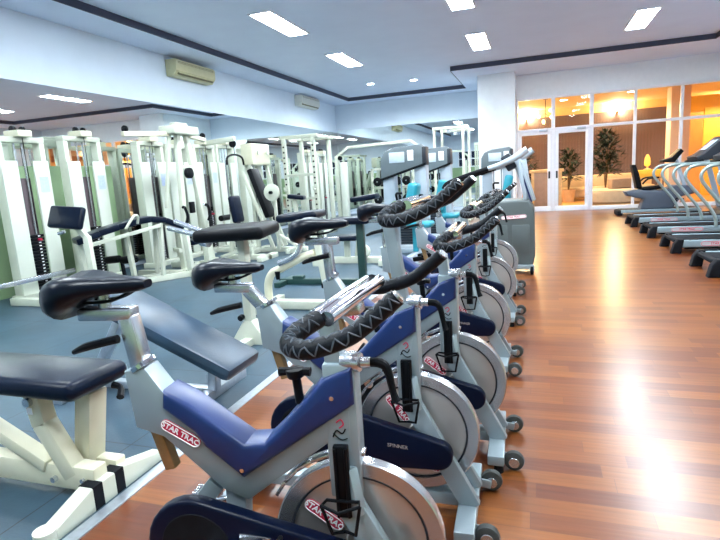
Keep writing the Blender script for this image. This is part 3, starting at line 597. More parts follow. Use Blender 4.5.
MB().prism([(0.40, 0.62), (0.52, 0.62), (0.44, 0.98), (0.36, 1.18), (0.28, 1.18), (0.34, 0.9)], -0.20, 0.20, 0.03, None, 3).build('backrest', M['black'], t)
MB().tube([(0.50, -0.26, 0.72), (0.62, -0.27, 0.84), (0.84, -0.27, 0.86)], 0.02).tube([(0.50, 0.26, 0.72), (0.62, 0.27, 0.84), (0.84, 0.27, 0.86)], 0.02).build('side_handle', M['black'], t)
MB().bar((0.5, 0, 0.5), (0.42, 0, 0.85), 0.10, 0.05, 0.01).build('seat_support', M['satin'], t)
MB().bar((1.45, 0, 0.55), (1.22, 0, 1.25), 0.07, 0.08, 0.02).build('console_mast', M['towergrey'], t)
cs = MB().prism([(0.92, 1.20), (1.16, 1.18), (1.34, 1.42), (1.28, 1.48), (1.10, 1.30), (0.92, 1.24)], -0.20, 0.20, 0.02, None, 3).build('console', M['black'], t)
MB().box((1.20, 0, 1.39), (0.16, 0.24, 0.008), (0, -0.78, 0), 0.002).build('display', M['screen'], cs)
for s_ in (-1, 1): MB().bar((1.30, s_ * 0.22, 0.42), (1.30 + s_ * 0.12, s_ * 0.22, 0.32), 0.03, 0.03).box((1.30 + s_ * 0.13, s_ * 0.27, 0.31), (0.10, 0.09, 0.03), None, 0.008).build('pedal', M['rubberblk'], t)

# ================================================================== WEIGHT TOWERS (left wall); local +x faces into the room
def tower(x, y, rz, label, H=2.0, W=0.64, kind=0, sheet=True, stack=0.75):
    t = thing('weight_machine', label, 'weight machine', (x, y, 0), rz, 'white weight stack machines')
    for s_ in (-1, 1):
        MB().box((0, s_ * (W / 2 - 0.04), H / 2), (0.13, 0.075, H), None, 0.008).build('upright', M['white'], t)
        MB().box((0.075, s_ * (W / 2 - 0.11), 0.92), (0.03, 0.22, 1.66), None, 0.008).build('shroud', M['shroud'], t)
    MB().box((0, 0, H + 0.03), (0.14, W, 0.07), None, 0.008).build('top_beam', M['white'], t)
    b = MB().box((0.02, 0, 0.045), (0.24, W + 0.04, 0.09), None, 0.008)
    if kind in (1, 2): b.box((0.45, 0, 0.05), (0.8, 0.10, 0.09), None, 0.008).box((0.85, 0, 0.05), (0.10, 0.6, 0.09), None, 0.008)
    b.build('base', M['white'], t)
    gr = MB()
    for s_ in (-1, 1): gr.cyl((0, s_ * 0.055, 0.09), (0, s_ * 0.055, H), 0.013, seg=10)
    gr.build('guide_rods', M['satin'], t)
    MB().box((-0.03, 0, 0.82), (0.02, W - 0.42, 1.44), None, 0.003).build('back_plate', M['backplate'], t)
    st = MB(); n = int(stack / 0.042)
    for k in range(n): st.box((0.0, 0, 0.13 + 0.042 * k), (0.16, 0.19, 0.036), None, 0.004)
    so = st.build('weight_stack', M['black'], t)
    nm = MB()
    for k in range(n): nm.box((0.082, 0.02, 0.13 + 0.042 * k), (0.002, 0.03, 0.014))
    nm.build('number_stickers', M['labelwhite'], so)
    MB().cyl((0.09, 0.0, 0.13 + 0.042 * (n - 2)), (0.14, 0.0, 0.13 + 0.042 * (n - 2)), 0.014).build('selector_pin', M['red'], so)
    pb = MB().box((0.04, 0, H + 0.10), (0.24, 0.20, 0.08), None, 0.01).build('pulley_box', M['cream'], t)
    for s_ in (-1, 1): MB().cyl((0.04, s_ * 0.065 - 0.02, H + 0.15), (0.04, s_ * 0.065 + 0.02, H + 0.15), 0.045, seg=16, bev=0.006).build('pulley', M['black'], pb)
    MB().cyl((0.10, 0, 0.9), (0.10, 0, H + 0.05), 0.005, seg=6).build('cable', M['rubberblk'], t)
    if sheet: MB().box((0.0915, W / 2 - 0.11, 1.45), (0.003, 0.13, 0.20)).build('instruction_sheet', M['paper'], t)
    return t

t = tower(-6.15, 5.06, 0, 'leftmost white weight machine with a low lever arm across its base', 1.98, 0.66, 0)
MB().bar((0.25, -0.75, 0.30), (0.25, 0.32, 0.30), 0.05, 0.06, 0.01).build('lever_arm', M['satin'], t)
MB().box((0.85, -0.45, 0.16), (0.11, 0.09, 0.32), None, 0.008).box((0.45, -0.45, 0.05), (0.8, 0.10, 0.09), None, 0.008).build('side_leg', M['white'], t)
t = tower(-6.15, 6.02, 0, 'white weight machine behind the navy back pad, second full one from the left', 2.03, 0.66, 0)
t = tower(-6.15, 7.42, 0, 'white weight machine left of the multi gym with the round black pulley', 2.02, 0.64, 0)
# cable station with trapezoid front frame
t = thing('cable_station', 'tall white multi gym with tapered front frame and black round pulley', 'weight machine', (-5.3, 7.2, 0), 0, 'white weight stack machines')
fm = MB()
fm.bar((0.10, -0.34, 0.05), (0.0, -0.10, 2.12), 0.07, 0.09, 0.01).bar((0.10, 0.34, 0.05), (0.0, 0.12, 2.12), 0.07, 0.09, 0.01)
fm.bar((-0.1, -0.42, 1.0), (-0.05, -0.22, 2.12), 0.05, 0.06, 0.01).bar((-0.1, 0.42, 1.0), (-0.05, 0.22, 2.12), 0.05, 0.06, 0.01)
fm.bar((0.03, -0.15, 1.62), (0.03, 0.17, 1.62), 0.05, 0.05, 0.008).box((0.1, 0, 0.05), (0.10, 0.9, 0.09), None, 0.01).bar((0.1, 0, 0.05), (-0.45, 0, 0.05), 0.1, 0.09)
fm.build('front_frame', M['white'], t)
MB().box((-0.02, 0.0, 2.18), (0.30, 0.62, 0.13), None, 0.02).box((-0.02, 0.0, 2.27), (0.12, 0.30, 0.06), None, 0.015).build('head_beam', M['white'], t)
for s_ in (-1, 1):
    a = MB().bar((-0.05, s_ * 0.25, 2.12), (-0.25, s_ * 0.98, 2.10), 0.08, 0.07, 0.01).build('side_arm', M['cream'], t)
    MB().cyl((-0.24, s_ * 0.93 - 0.02, 2.17), (-0.24, s_ * 0.93 + 0.02, 2.17), 0.05, seg=16, bev=0.006).build('pulley', M['black'], a)
MB().cyl((0.05, -0.02, 1.52), (0.12, -0.02, 1.52), 0.085, seg=22, bev=0.008).build('round_pulley', M['black'], t)
MB().box((0.07, -0.02, 0.98), (0.05, 0.10, 0.18), None, 0.01).build('weight_block', M['black'], t)
for s_ in (-1, 1):
    h = MB().tube([(0.14, s_ * 0.30 - 0.05, 1.0), (0.14, s_ * 0.30, 0.99), (0.16, s_ * 0.30 + 0.02, 0.85), (0.14, s_ * 0.30 - 0.02, 0.74)], 0.022, 8, 5).build('hand_grip', M['black'], t)
    MB().cyl((0.14, s_ * 0.30, 0.96), (0.05, s_ * 0.24, 1.05), 0.012, seg=8).build('hook', M['satin'], h)
st = MB()
st.box((0.25, 0, 0.30), (0.10, 0.10, 0.5), None, 0.01).bar((0.1, 0, 0.08), (0.9, 0, 0.08), 0.08, 0.07)
st.build('seat_stand', M['white'], t)
MB().box((-0.05, 0.02, 0.42), (0.34, 0.32, 0.08), None, 0.03, 3).build('seat', M['navy'], t)
# chest machine seat with back pad right of it
t = thing('chest_press', 'white chest press with upright navy back pad, right of the multi gym', 'weight machine', (-4.75, 7.9, 0), 0, 'white weight stack machines')
MB().box((0, 0, 0.05), (0.9, 0.12, 0.09), None, 0.01).box((0.4, 0, 0.05), (0.1, 0.6, 0.09), None, 0.01).bar((0.1, 0, 0.08), (-0.02, 0, 0.55), 0.08, 0.08, 0.01).bar((-0.30, 0, 0.08), (-0.18, 0, 0.9), 0.07, 0.07, 0.01).bar((-0.38, -0.2, 0.08), (0.3, -0.2, 0.30), 0.06, 0.06).build('frame', M['white'], t)
MB().box((-0.12, 0, 0.88), (0.09, 0.30, 0.46), (0, -0.12, 0), 0.04, 3).build('back_pad', M['navy'], t)
MB().box((-0.1, 0, 0.60), (0.04, 0.06, 0.3)).build('pad_bracket', M['rubberblk'], t)
MB().box((0.14, 0, 0.56), (0.34, 0.32, 0.08), None, 0.035, 3).build('seat', M['navy'], t)
MB().cyl((0.36, -0.2, 0.62), (0.36, 0.2, 0.62), 0.045, seg=14).build('foam_roller', M['black'], t)
tower(-6.15, 8.12, 0, 'white weight machine right of the multi gym with a blue sheet on its panel', 2.0, 0.66, 0)
# lat pulldown
t = tower(-6.1, 8.86, 0, 'white pulldown machine with a bent black bar hanging at its top', 2.02, 0.70, 2)
MB().bar((0.05, 0, 2.10), (0.75, 0, 2.14), 0.09, 0.09, 0.01).build('overhead_arm', M['white'], t)
MB().cyl((0.70, -0.02, 2.05), (0.70, 0.02, 2.05), 0.07, seg=18, bev=0.008).build('front_pulley', M['black'], t)
MB().tube([(0.72, -0.30, 1.66), (0.72, -0.25, 1.80), (0.72, 0, 1.85), (0.72, 0.25, 1.80), (0.72, 0.30, 1.66)], 0.02, 8, 5).cyl((0.72, 0, 1.86), (0.72, 0, 2.06), 0.006, seg=6).build('lat_bar', M['black'], t)
MB().box((0.62, 0, 0.50), (0.32, 0.34, 0.08), None, 0.03, 3).bar((0.6, 0, 0.1), (0.6, 0, 0.47), 0.07, 0.07).build('seat', M['navy'], t)
MB().cyl((0.42, -0.22, 0.68), (0.42, 0.22, 0.68), 0.055, seg=14).build('foam_roller', M['black'], t)
tower(-6.15, 9.68, 0, 'white weight machine just left of the machine with the boxy cream head', 2.05, 0.66, 0, False)
# boxy head machine
t = tower(-6.1, 10.62, 0, 'cream headed weight machine behind the angled leg press', 2.0, 0.80, 0, False)
MB().box((0.18, 0, 1.92), (0.30, 0.80, 0.46), None, 0.03).build('head_box', M['cream'], t)
for s_ in (-1, 1): MB().bar((0.22, s_ * 0.36, 1.7), (0.40, s_ * 0.36, 0.9), 0.06, 0.07).cyl((0.36, s_ * 0.2, 1.95), (0.38, s_ * 0.2, 1.95), 0.05).build('press_arm', M['white'], t)
tower(-5.9, 13.2, 0, 'white weight machine right of the squat rack, left one of the two', 1.95, 0.62, 0, False)
tower(-5.9, 14.3, 0, 'white weight machine right of the squat rack, nearest the far corner', 1.95, 0.62, 0, False)

# leg press
t = thing('leg_press', 'white angled leg press with long black back pad and round weight plates', 'weight machine', (-4.7, 8.8, 0), 0, 'white weight stack machines')
MB().bar((-0.30, 0, 1.56), (0.0, 0, 0.66), 0.30, 0.11, 0.03).build('back_pad', M['black'], t)
lf = MB()
for s_ in (-1, 1): lf.bar((-0.42, s_ * 0.17, 1.52), (0.10, s_ * 0.17, 0.08), 0.05, 0.06).bar((0.3, s_ * 0.3, 0.35), (0.75, s_ * 0.3, 0.08), 0.05, 0.05)
lf.bar((0.26, -0.28, 0.08), (0.26, -0.28, 1.15), 0.05, 0.05).box((0.1, 0, 0.05), (1.2, 0.08, 0.09), None, 0.01).box((0.45, 0, 0.05), (0.08, 0.7, 0.09), None, 0.01).box((-0.3, 0, 0.05), (0.08, 0.7, 0.09), None, 0.01).bar((-0.32, 0, 0.08), (-0.33, 0, 1.5), 0.07, 0.07).bar((-0.36, 0.24, 1.5), (0.12, 0.30, 0.08), 0.06, 0.06)
lf.build('frame', M['white'], t)
for s_ in (-1,):
    p = MB().lathe((0.26, s_ * 0.38, 1.12), (0, 1, 0), [(0.03, -0.02), (0.13, -0.02), (0.15, -0.012), (0.15, 0.012), (0.13, 0.02), (0.03, 0.02), (0.03, -0.02)], 24).build('weight_plate', M['white'], t)
    MB().cyl((0.26, s_ * 0.28, 1.12), (0.26, s_ * 0.45, 1.12), 0.028, seg=14).build('plate_peg', M['black'], p)
MB().box((0.26, 0, 0.62), (0.30, 0.34, 0.08), (0, 0.2, 0), 0.03, 3).build('seat', M['black'], t)

# squat rack with bench
t = thing('squat_rack', 'tall white power rack with drilled uprights near the far left corner', 'squat rack', (-5.1, 11.5, 0), 0)
rk = MB()
for x in (-0.36, 0.36):
    for y in (-0.35, 0.6): rk.box((x, y, 1.12), (0.09, 0.09, 2.24), None, 0.008)
for y in (-0.35, 0.6): rk.box((0, y, 2.27), (0.95, 0.08, 0.08), None, 0.008)
for x in (-0.36, 0.36): rk.box((x, 0.12, 2.27), (0.08, 1.0, 0.08), None, 0.008).box((x, 0.1, 0.045), (0.09, 1.2, 0.09), None, 0.008)
rk.box((0, -0.36, 1.42), (0.8, 0.06, 0.06), None, 0.006).box((0, -0.36, 0.88), (0.8, 0.06, 0.06), None, 0.006)
rk.build('rack_frame', M['white'], t)
hl = MB()
for x in (-0.36, 0.36):
    for k in range(14): hl.cyl((x, -0.398, 0.5 + 0.12 * k), (x, -0.392, 0.5 + 0.12 * k), 0.022, seg=10)
hl.build('peg_holes', M['black'], t)
for x in (-0.36, 0.36): MB().tube([(x, -0.39, 1.10), (x, -0.50, 1.08), (x, -0.52, 1.16)], 0.018, 8, 4).build('bar_hook', M['white'], t)
t = thing('weight_bench', 'white bench with dark navy pads in front of the power rack', 'weight bench', (-4.95, 10.4, 0), 0.2, 'benches')
MB().box((0.05, 0, 0.95), (0.36, 0.30, 0.09), (0, 0.15, 0), 0.03, 3).build('head_pad', M['navy'], t)
MB().box((0.1, 0, 0.52), (0.7, 0.32, 0.09), None, 0.03, 3).build('seat_pad', M['navy'], t)
MB().bar((0.05, 0, 0.08), (0.0, 0, 0.92), 0.08, 0.08).box((0.1, 0, 0.045), (1.0, 0.09, 0.09), None, 0.01).box((0.55, 0, 0.045), (0.09, 0.6, 0.09), None, 0.01).bar((-0.3, 0.2, 1.0), (0.25, 0.2, 0.9), 0.04, 0.04).build('frame', M['white'], t)

# cable crossover arch and portal frames
t = thing('cable_crossover', 'cable crossover with one long white arched top bar at the far wall', 'cable machine', (-3.8, 13.2, 0), 0)
MB().bar((-1.16, 0, 1.84), (-0.86, 0, 2.06), 0.07, 0.07, 0.01).bar((-0.88, 0, 2.06), (0.86, 0, 2.10), 0.07, 0.07, 0.01).bar((0.84, 0, 2.10), (1.14, 0, 1.86), 0.07, 0.07, 0.01).build('arch_bar', M['white'], t)
for s_ in (-1, 1):
    MB().box((s_ * 1.16, 0, 0.94), (0.10, 0.12, 1.84), None, 0.01).box((s_ * 1.16, 0, 0.05), (0.3, 0.6, 0.1), None, 0.01).build('side_column', M['white'], t)
    MB().box((s_ * 1.16 - 0.16 * s_, 0.02, 0.95), (0.16, 0.2, 1.5), None, 0.01).build('shroud', M['shroud'], t)
    MB().cyl((s_ * 1.05, -0.05, 1.80), (s_ * 1.05, -0.09, 1.80), 0.06, seg=16).build('pulley', M['black'], t)
t = thing('dumbbell_rack', 'white rack holding black weight plates below the arched bar', 'weight rack', (-3.85, 14.6, 0), 0)
rr = MB()
for x in (-0.6, 0.6): rr.box((x, 0, 0.75), (0.06, 0.06, 1.5), None, 0.006).box((x, 0, 0.03), (0.06, 0.6, 0.06), None, 0.006)
for z in (0.45, 0.95, 1.47): rr.box((0, 0, z), (1.26, 0.06, 0.06), None, 0.006)
rr.build('rack_frame', M['white'], t)
for k, (x, z) in enumerate([(-0.42, 1.12), (-0.14, 1.12), (0.16, 1.12), (0.42, 1.12), (-0.42, 0.62), (-0.14, 0.62), (0.16, 0.62), (0.42, 0.62)]):
    o = MB().lathe((-3.85 + x, 14.5, z), (0, 1, 0), [(0.02, -0.03), (0.10, -0.03), (0.125, -0.018), (0.125, 0.018), (0.10, 0.03), (0.02, 0.03), (0.02, -0.03)], 20).build('weight_plate', M['black'])
    tag(o, 'black weight plate hanging on the white rack by the far wall', 'weight plate', 'weight plates on the far rack')
    MB().cyl((x, -0.16, z), (x, 0.0, z), 0.018, seg=10).build('plate_peg', M['satin'], t)
for i, (x, y, l) in enumerate(((-1.98, 12.9, 'slim white portal frame nearer of the two left of the column'), (-1.96, 13.9, 'slim white portal frame behind the other, left of the column'))):
    t = thing('portal_frame', l, 'cable machine', (x, y, 0), 0, 'white portal frames')
    for s_ in (-1, 1): MB().box((s_ * 0.34, 0, 1.15), (0.06, 0.06, 2.3), None, 0.008).box((s_ * 0.34, 0, 0.03), (0.08, 0.8, 0.06), None, 0.008).build('post', M['white'], t)
    MB().box((0, 0, 2.31), (0.76, 0.07, 0.07), None, 0.008).build('top_bar', M['white'], t)
    MB().cyl((0, -0.02, 2.24), (0, 0.02, 2.24), 0.05, seg=16).build('pulley', M['satin'], t)

# grey tower machines with teal pads
def grey_tower(x, y, wd, H, label, pad=True):
    t = thing('weight_machine', label, 'weight machine', (x, y, 0), 0, 'grey weight machines with teal pads')
    hw = wd / 2
    MB().prism([(-hw, 0.05), (-hw + 0.20, 0.05), (-hw + 0.20, H - 0.3), (hw - 0.2, H - 0.22), (hw - 0.2, 0.05), (hw, 0.05), (hw, H - 0.1), (hw - 0.10, H), (-hw + 0.25, H - 0.10), (-hw, H - 0.22)], -0.10, 0.14, 0.015, None, 2).build('shroud', M['towergrey'], t)
    MB().prism([(-hw - 0.02, H - 0.52), (hw + 0.01, H - 0.30), (hw + 0.01, H - 0.03), (hw - 0.06, H + 0.02), (-hw + 0.20, H - 0.01), (-hw + 0.05, H - 0.07), (-hw - 0.01, H - 0.18)], -0.15, -0.09, 0.02, None, 3).build('head_panel', M['headgrey'], t)
    MB().box((-hw + 0.27, -0.154, H - 0.17), (0.26, 0.012, 0.17), None, 0.006).build('display', M['screen'], t)
    MB().box((-hw + 0.50, -0.154, H - 0.15), (0.10, 0.012, 0.17), None, 0.004).build('number_sheet', M['labelwhite'], t)
    MB().prism([(-hw - 0.02, H - 0.54), (hw + 0.01, H - 0.32), (hw + 0.01, H - 0.28), (-hw - 0.02, H - 0.50)], -0.155, -0.145).build('trim_strip', M['black'], t)
    MB().box((hw - 0.02, -0.02, H - 0.17), (0.07, 0.27, 0.30), None, 0.02).build('head_end', M['dkgrey'], t)
    st = MB()
    for k in range(16): st.box((0, 0.02, 0.14 + 0.045 * k), (0.24, 0.12, 0.04), None, 0.004)
    st.build('weight_stack', M['dkgrey'], t)
    MB().cyl((-0.08, 0.02, 0.1), (-0.08, 0.02, H - 0.3), 0.012, seg=8).cyl((0.08, 0.02, 0.1), (0.08, 0.02, H - 0.3), 0.012, seg=8).build('guide_rods', M['satin'], t)
    MB().box((0, 0.0, 0.035), (wd + 0.1, 0.5, 0.07), None, 0.01).box((0.25, -0.6, 0.035), (0.10, 1.0, 0.07), None, 0.01).build('base', M['towergrey'], t)
    if pad:
        MB().box((0.22, -0.55, 0.88), (0.16, 0.34, 0.55), (0, 0.2, 0), 0.05, 3).build('back_pad', M['teal'], t)
        MB().box((0.34, -0.55, 0.50), (0.40, 0.36, 0.09), None, 0.04, 3).bar((0.25, -0.55, 0.05), (0.25, -0.55, 0.8), 0.08, 0.08).build('seat', M['teal'], t)
        MB().tube([(-0.02, -0.4, 0.75), (-0.05, -0.5, 0.98), (0.06, -0.6, 1.0)], 0.02, 8, 5).build('handle', M['black'], t)
    return t
grey_tower(-2.07, 8.7, 0.74, 1.74, 'largest grey weight machine with slanted head and teal pad, behind the bikes')
grey_tower(-1.86, 10.2, 0.66, 1.74, 'grey weight machine half hidden behind the largest grey one')
grey_tower(-0.78, 11.7, 0.62, 1.70, 'grey weight machine in front of the white column, above the elliptical arms')

# ================================================================== LEFT FOREGROUND BENCHES
# near cream leg bench
t = thing('leg_curl_bench', 'cream steel leg curl bench with navy pad at the lower left corner', 'weight bench', (-1.77, 1.60, 0), 0, 'benches')
MB().prism([(-0.31, 0), (0.33, 0), (0.33, 0.04), (0.08, 0.105), (-0.10, 0.105), (-0.31, 0.04)], -0.037, 0.037, 0.006, Matrix.Rotation(PI / 2, 4, 'Z')).cyl((0, -0.305, 0.0), (0, -0.305, 0.055), 0.042, seg=16).build('cross_foot', M['white'], t)
for yy in (-0.075, 0.045): MB().box((0, yy, 0.053), (0.076, 0.05, 0.107)).build('foot_band', M['rubberblk'], t)
MB().bar((0, -0.015, 0.10), (-1.3, -0.02, 0.10), 0.075, 0.11, 0.008).bar((0.0, 0.10, 0.09), (-0.35, 0.10, 0.09), 0.06, 0.08, 0.008).build('base_beam', M['cream'], t)
MB().bar((-0.29, -0.02, 0.47), (-0.265, -0.02, 0.32), 0.085, 0.07, 0.008, (0, 1, 0)).bar((-0.268, -0.02, 0.335), (-0.13, -0.02, 0.10), 0.085, 0.07, 0.008, (0, 1, 0)).build('front_post', M['cream'], t)
MB().bar((-0.085, 0.08, 0.46), (-0.16, 0.08, 0.10), 0.085, 0.10, 0.008, (0, 1, 0)).build('rear_post', M['cream'], t)
MB().bar((-0.26, -0.03, 0.14), (-0.85, -0.03, 0.42), 0.07, 0.06, 0.008).build('brace', M['cream'], t)
MB().bar((-0.9, -0.02, 0.10), (-0.92, -0.02, 0.44), 0.08, 0.08).box((-1.25, 0, 0.045), (0.07, 0.6, 0.085), None, 0.008).build('rear_leg', M['cream'], t)
MB().box((-0.52, 0.03, 0.525), (1.12, 0.33, 0.085), (0, 0, 0), 0.042, 4).build('pad', M['navy'], t)
for bx, by, bz, br_ in ((-0.29, -0.055, 0.44, 0.02), (-0.2, -0.065, 0.10, 0.013), (-0.06, -0.045, 0.10, 0.010)): MB().cyl((bx, by, bz), (bx, by - 0.02, bz), br_, seg=14).build('bolt', M['satin'], t)
MB().tube([(0.02, 0.1, 0.475), (0.06, 0.10, 0.465), (0.09, 0.06, 0.44)], [0.016, 0.012, 0.016], 8, 4).build('adjusting_knob', M['black'], t)
MB().box((-0.288, -0.0635, 0.40), (0.03, 0.002, 0.03)).build('label_sticker', M['labelwhite'], t)
MB().cyl((-0.62, -0.075, 0.09), (-0.62, -0.13, 0.09), 0.025, seg=14).build('leg_roller_pin', M['black'], t)

# slate blue decline bench
t = thing('decline_bench', 'sloping slate blue bench pad on grey legs behind the nearest bike saddle', 'weight bench', (-1.9, 2.62, 0), 0, 'benches')
MB().bar((0.25, -0.02, 0.225), (-0.68, -0.02, 0.64), 0.37, 0.095, 0.04).build('pad', M['benchblue'], t)
MB().bar((0.0, 0, 0.05), (0.02, 0, 0.27), 0.06, 0.06, 0.006).build('short_leg', M['alu'], t)
MB().bar((-0.02, -0.22, 0.03), (-0.02, 0.36, 0.03), 0.07, 0.06, 0.006).build('cross_foot', M['alu'], t)
MB().bar((0.0, 0, 0.045), (-1.0, 0, 0.045), 0.06, 0.05, 0.006).bar((-0.62, 0, 0.54), (-0.95, 0, 0.05), 0.06, 0.06, 0.006).box((-0.97, 0, 0.03), (0.07, 0.58, 0.06), None, 0.006).build('long_leg', M['alu'], t)

# prone leg curl machine with arched pad
def lp(u, v, z): return Vector((-4.98 - 0.565 * u - 0.825 * v, 6.47 - 0.825 * u + 0.565 * v, z))
t = thing('arched_leg_curl', 'white leg curl machine with a long arched navy pad and black foam rollers', 'weight bench', (0, 0, 0), 0, 'benches')
t.location = (-5.2, 6.0, 0)
off = Vector((5.2, -6.0, 0)); Q = lambda u, v, z: lp(u, v, z) + off
pp = [(-0.02, 0.74), (0.08, 0.78), (0.22, 0.86), (0.42, 0.895), (0.62, 0.875), (0.85, 0.83), (1.1, 0.77), (1.38, 0.68)]
b = MB()
for (u0, z0), (u1, z1) in zip(pp[:-1], pp[1:]):
    e = 0.006; b.bar(Q(u0 - e, 0, z0), Q(u1 + e, 0, z1), 0.36, 0.085, 0.02)
b.build('arched_pad', M['navy'], t)
wf = MB()
for v in (-0.14, 0.14):
    wf.bar(Q(-0.06, v, 0.05), Q(-0.03, v, 0.72), 0.08, 0.07).bar(Q(0.35, v, 0.06), Q(0.30, v, 0.84), 0.05, 0.05).bar(Q(-0.06, v, 0.045), Q(1.4, v, 0.045), 0.06, 0.08)
wf.bar(Q(-0.06, -0.2, 0.05), Q(-0.06, 0.2, 0.05), 0.08, 0.09).bar(Q(0.7, 0, 0.05), Q(0.75, 0, 0.83), 0.06, 0.06).bar(Q(1.3, 0, 0.05), Q(1.35, 0, 0.66), 0.07, 0.07).bar(Q(0.06, -0.14, 0.40), Q(0.06, 0.14, 0.40), 0.05, 0.05)
wf.bar(Q(0.3, -0.18, 0.80), Q(1.3, -0.18, 0.62), 0.04, 0.05)
wf.build('frame', M['white'], t)
wb = MB().bar(Vector((0.25, 0.42, 0.05)), Vector((-0.55, 0.42, 0.05)), 0.09, 0.10).build('side_beam', M['white'], t)
for x_ in (-0.62, -0.33): MB().cyl((x_ - 0.12, 0.0, 0.325), (x_ + 0.12, 0.0, 0.345), 0.055, seg=16, bev=0.012).build('foam_roller', M['black'], t)
MB().cyl((-0.76, 0, 0.32), (-0.18, 0, 0.35), 0.016, seg=10).bar((-0.475, 0, 0.34), (-0.45, 0.0, 0.05), 0.04, 0.04).build('roller_arm', M['rubberblk'], t)
MB().tube([Q(0.62, -0.2, 0.86), Q(0.62, -0.26, 0.95), Q(0.68, -0.28, 0.96), Q(0.80, -0.28, 0.80)], 0.018, 8, 5).build('hand_rail', M['white'], t)
# navy back pad on a post
t = thing('back_rest_seat', 'tilted square navy back pad on a white post, left of the arched pad', 'weight bench', (-5.22, 4.82, 0), 0.15, 'benches')
MB().box((-0.05, 0, 1.035), (0.44, 0.08, 0.27), (-0.35, 0.10, 0), 0.03, 3).build('back_pad', M['navy'], t)
MB().bar((0.02, 0.05, 0.92), (0.14, 0.05, 0.78), 0.06, 0.06).bar((0.14, 0.05, 0.80), (0.16, 0.05, 0.06), 0.07, 0.07).bar((0.16, 0.09, 0.05), (0.16, -0.45, 0.05), 0.07, 0.08).bar((-0.1, -0.42, 0.04), (0.42, -0.42, 0.04), 0.07, 0.07).build('post', M['white'], t)
MB().cyl((-0.12, 0.02, 0.87), (-0.20, 0.0, 0.85), 0.02, seg=12).build('adjusting_knob', M['satin'], t)

# single pad stool behind bike 2
t = thing('pad_stand', 'white post stand with a wide black pad on top, behind the lowest bike saddle', 'weight bench', (-2.27, 3.66, 0), 0, 'benches')
MB().box((-0.01, 0.02, 0.925), (0.58, 0.46, 0.10), (0.03, -0.02, 0.15), 0.04, 3).build('pad', M['black'], t)
MB().bar((0.04, 0, 0.89), (0.04, 0, 0.06), 0.07, 0.08, 0.008).build('post', M['white'], t)
MB().prism([(-0.14, 0.0), (0.22, 0.0), (0.20, 0.03), (0.08, 0.20), (0.0, 0.20), (-0.12, 0.03)], -0.05, 0.05, 0.008).bar((0.04, -0.25, 0.03), (0.04, 0.28, 0.03), 0.08, 0.06).build('splayed_foot', M['white'], t)
MB().cyl((0.0, -0.05, 0.24), (0.0, -0.09, 0.23), 0.025, seg=14, bev=0.004).build('locking_knob', M['black'], t)
MB().cyl((-0.25, 0, 0.88), (-0.85, 0.25, 0.95), 0.022, seg=12).cyl((-0.22, -0.08, 0.85), (-0.30, -0.06, 0.86), 0.035, seg=12).cyl((-0.28, 0.15, 0.87), (-0.85, 0.35, 1.0), 0.022, seg=12).build('support_bar', M['satin'], t)

# curved frame machine
t = thing('leg_extension', 'white curved tube leg extension frame between the second and third bike saddles', 'weight bench', (-2.35, 4.76, 0), 0, 'benches')
MB().bar((-0.34, 0, 0.05), (0.50, 0, 0.05), 0.12, 0.09, 0.012).bar((0.42, -0.3, 0.045), (0.42, 0.3, 0.045), 0.08, 0.08).bar((-0.30, -0.28, 0.045), (-0.30, 0.28, 0.045), 0.08, 0.08).build('base_beam', M['white'], t)
MB().tube([(-0.30, 0, 0.08), (-0.295, 0, 0.26), (-0.24, 0, 0.37), (-0.14, 0, 0.42), (0.10, 0, 0.53), (0.26, 0, 0.58)], 0.042, 12, 6).build('curved_tube', M['cream'], t)
MB().tube([(-0.13, -0.04, 0.48), (0.02, -0.04, 0.54), (0.12, -0.04, 0.64), (0.13, -0.04, 0.82)], 0.03, 10, 5).build('swing_arm', M['satin'], t)
MB().bar((0.27, 0, 0.88), (0.39, 0, 0.08), 0.07, 0.08, 0.01).bar((0.05, 0, 0.88), (0.30, 0, 0.86), 0.06, 0.05).build('seat_post', M['white'], t)
MB().box((0.12, 0.05, 0.95), (0.42, 0.40, 0.08), (0, -0.06, 0.1), 0.035, 3).build('pad', M['navy'], t)
MB().cyl((-0.15, -0.05, 0.40), (-0.15, -0.05, 0.32), 0.03, 0.02, 14).build('locking_knob', M['black'], t)
MB().box((0.36, -0.05, 0.26), (0.06, 0.05, 0.05), None, 0.01).build('clip', M['black'], t)

# dark green bench
t = thing('flat_bench', 'dark green framed bench with navy pad, behind the third bike saddle', 'weight bench', (-2.5, 5.95, 0), 0, 'benches')
MB().bar((-0.62, 0, 0.04), (0.52, 0, 0.04), 0.10, 0.07, 0.008).bar((0.50, 0, 0.04), (0.50, 0, 0.75), 0.09, 0.08, 0.008).bar((-0.55, -0.25, 0.035), (-0.55, 0.25, 0.035), 0.08, 0.06).bar((0.50, -0.25, 0.035), (0.50, 0.25, 0.035), 0.08, 0.06).box((-0.36, 0, 0.09), (0.14, 0.1, 0.05), None, 0.01).build('frame', M['dkgreen'], t)
MB().box((0.40, 0, 0.79), (0.50, 0.30, 0.08), None, 0.035, 3).build('pad', M['navy'], t)
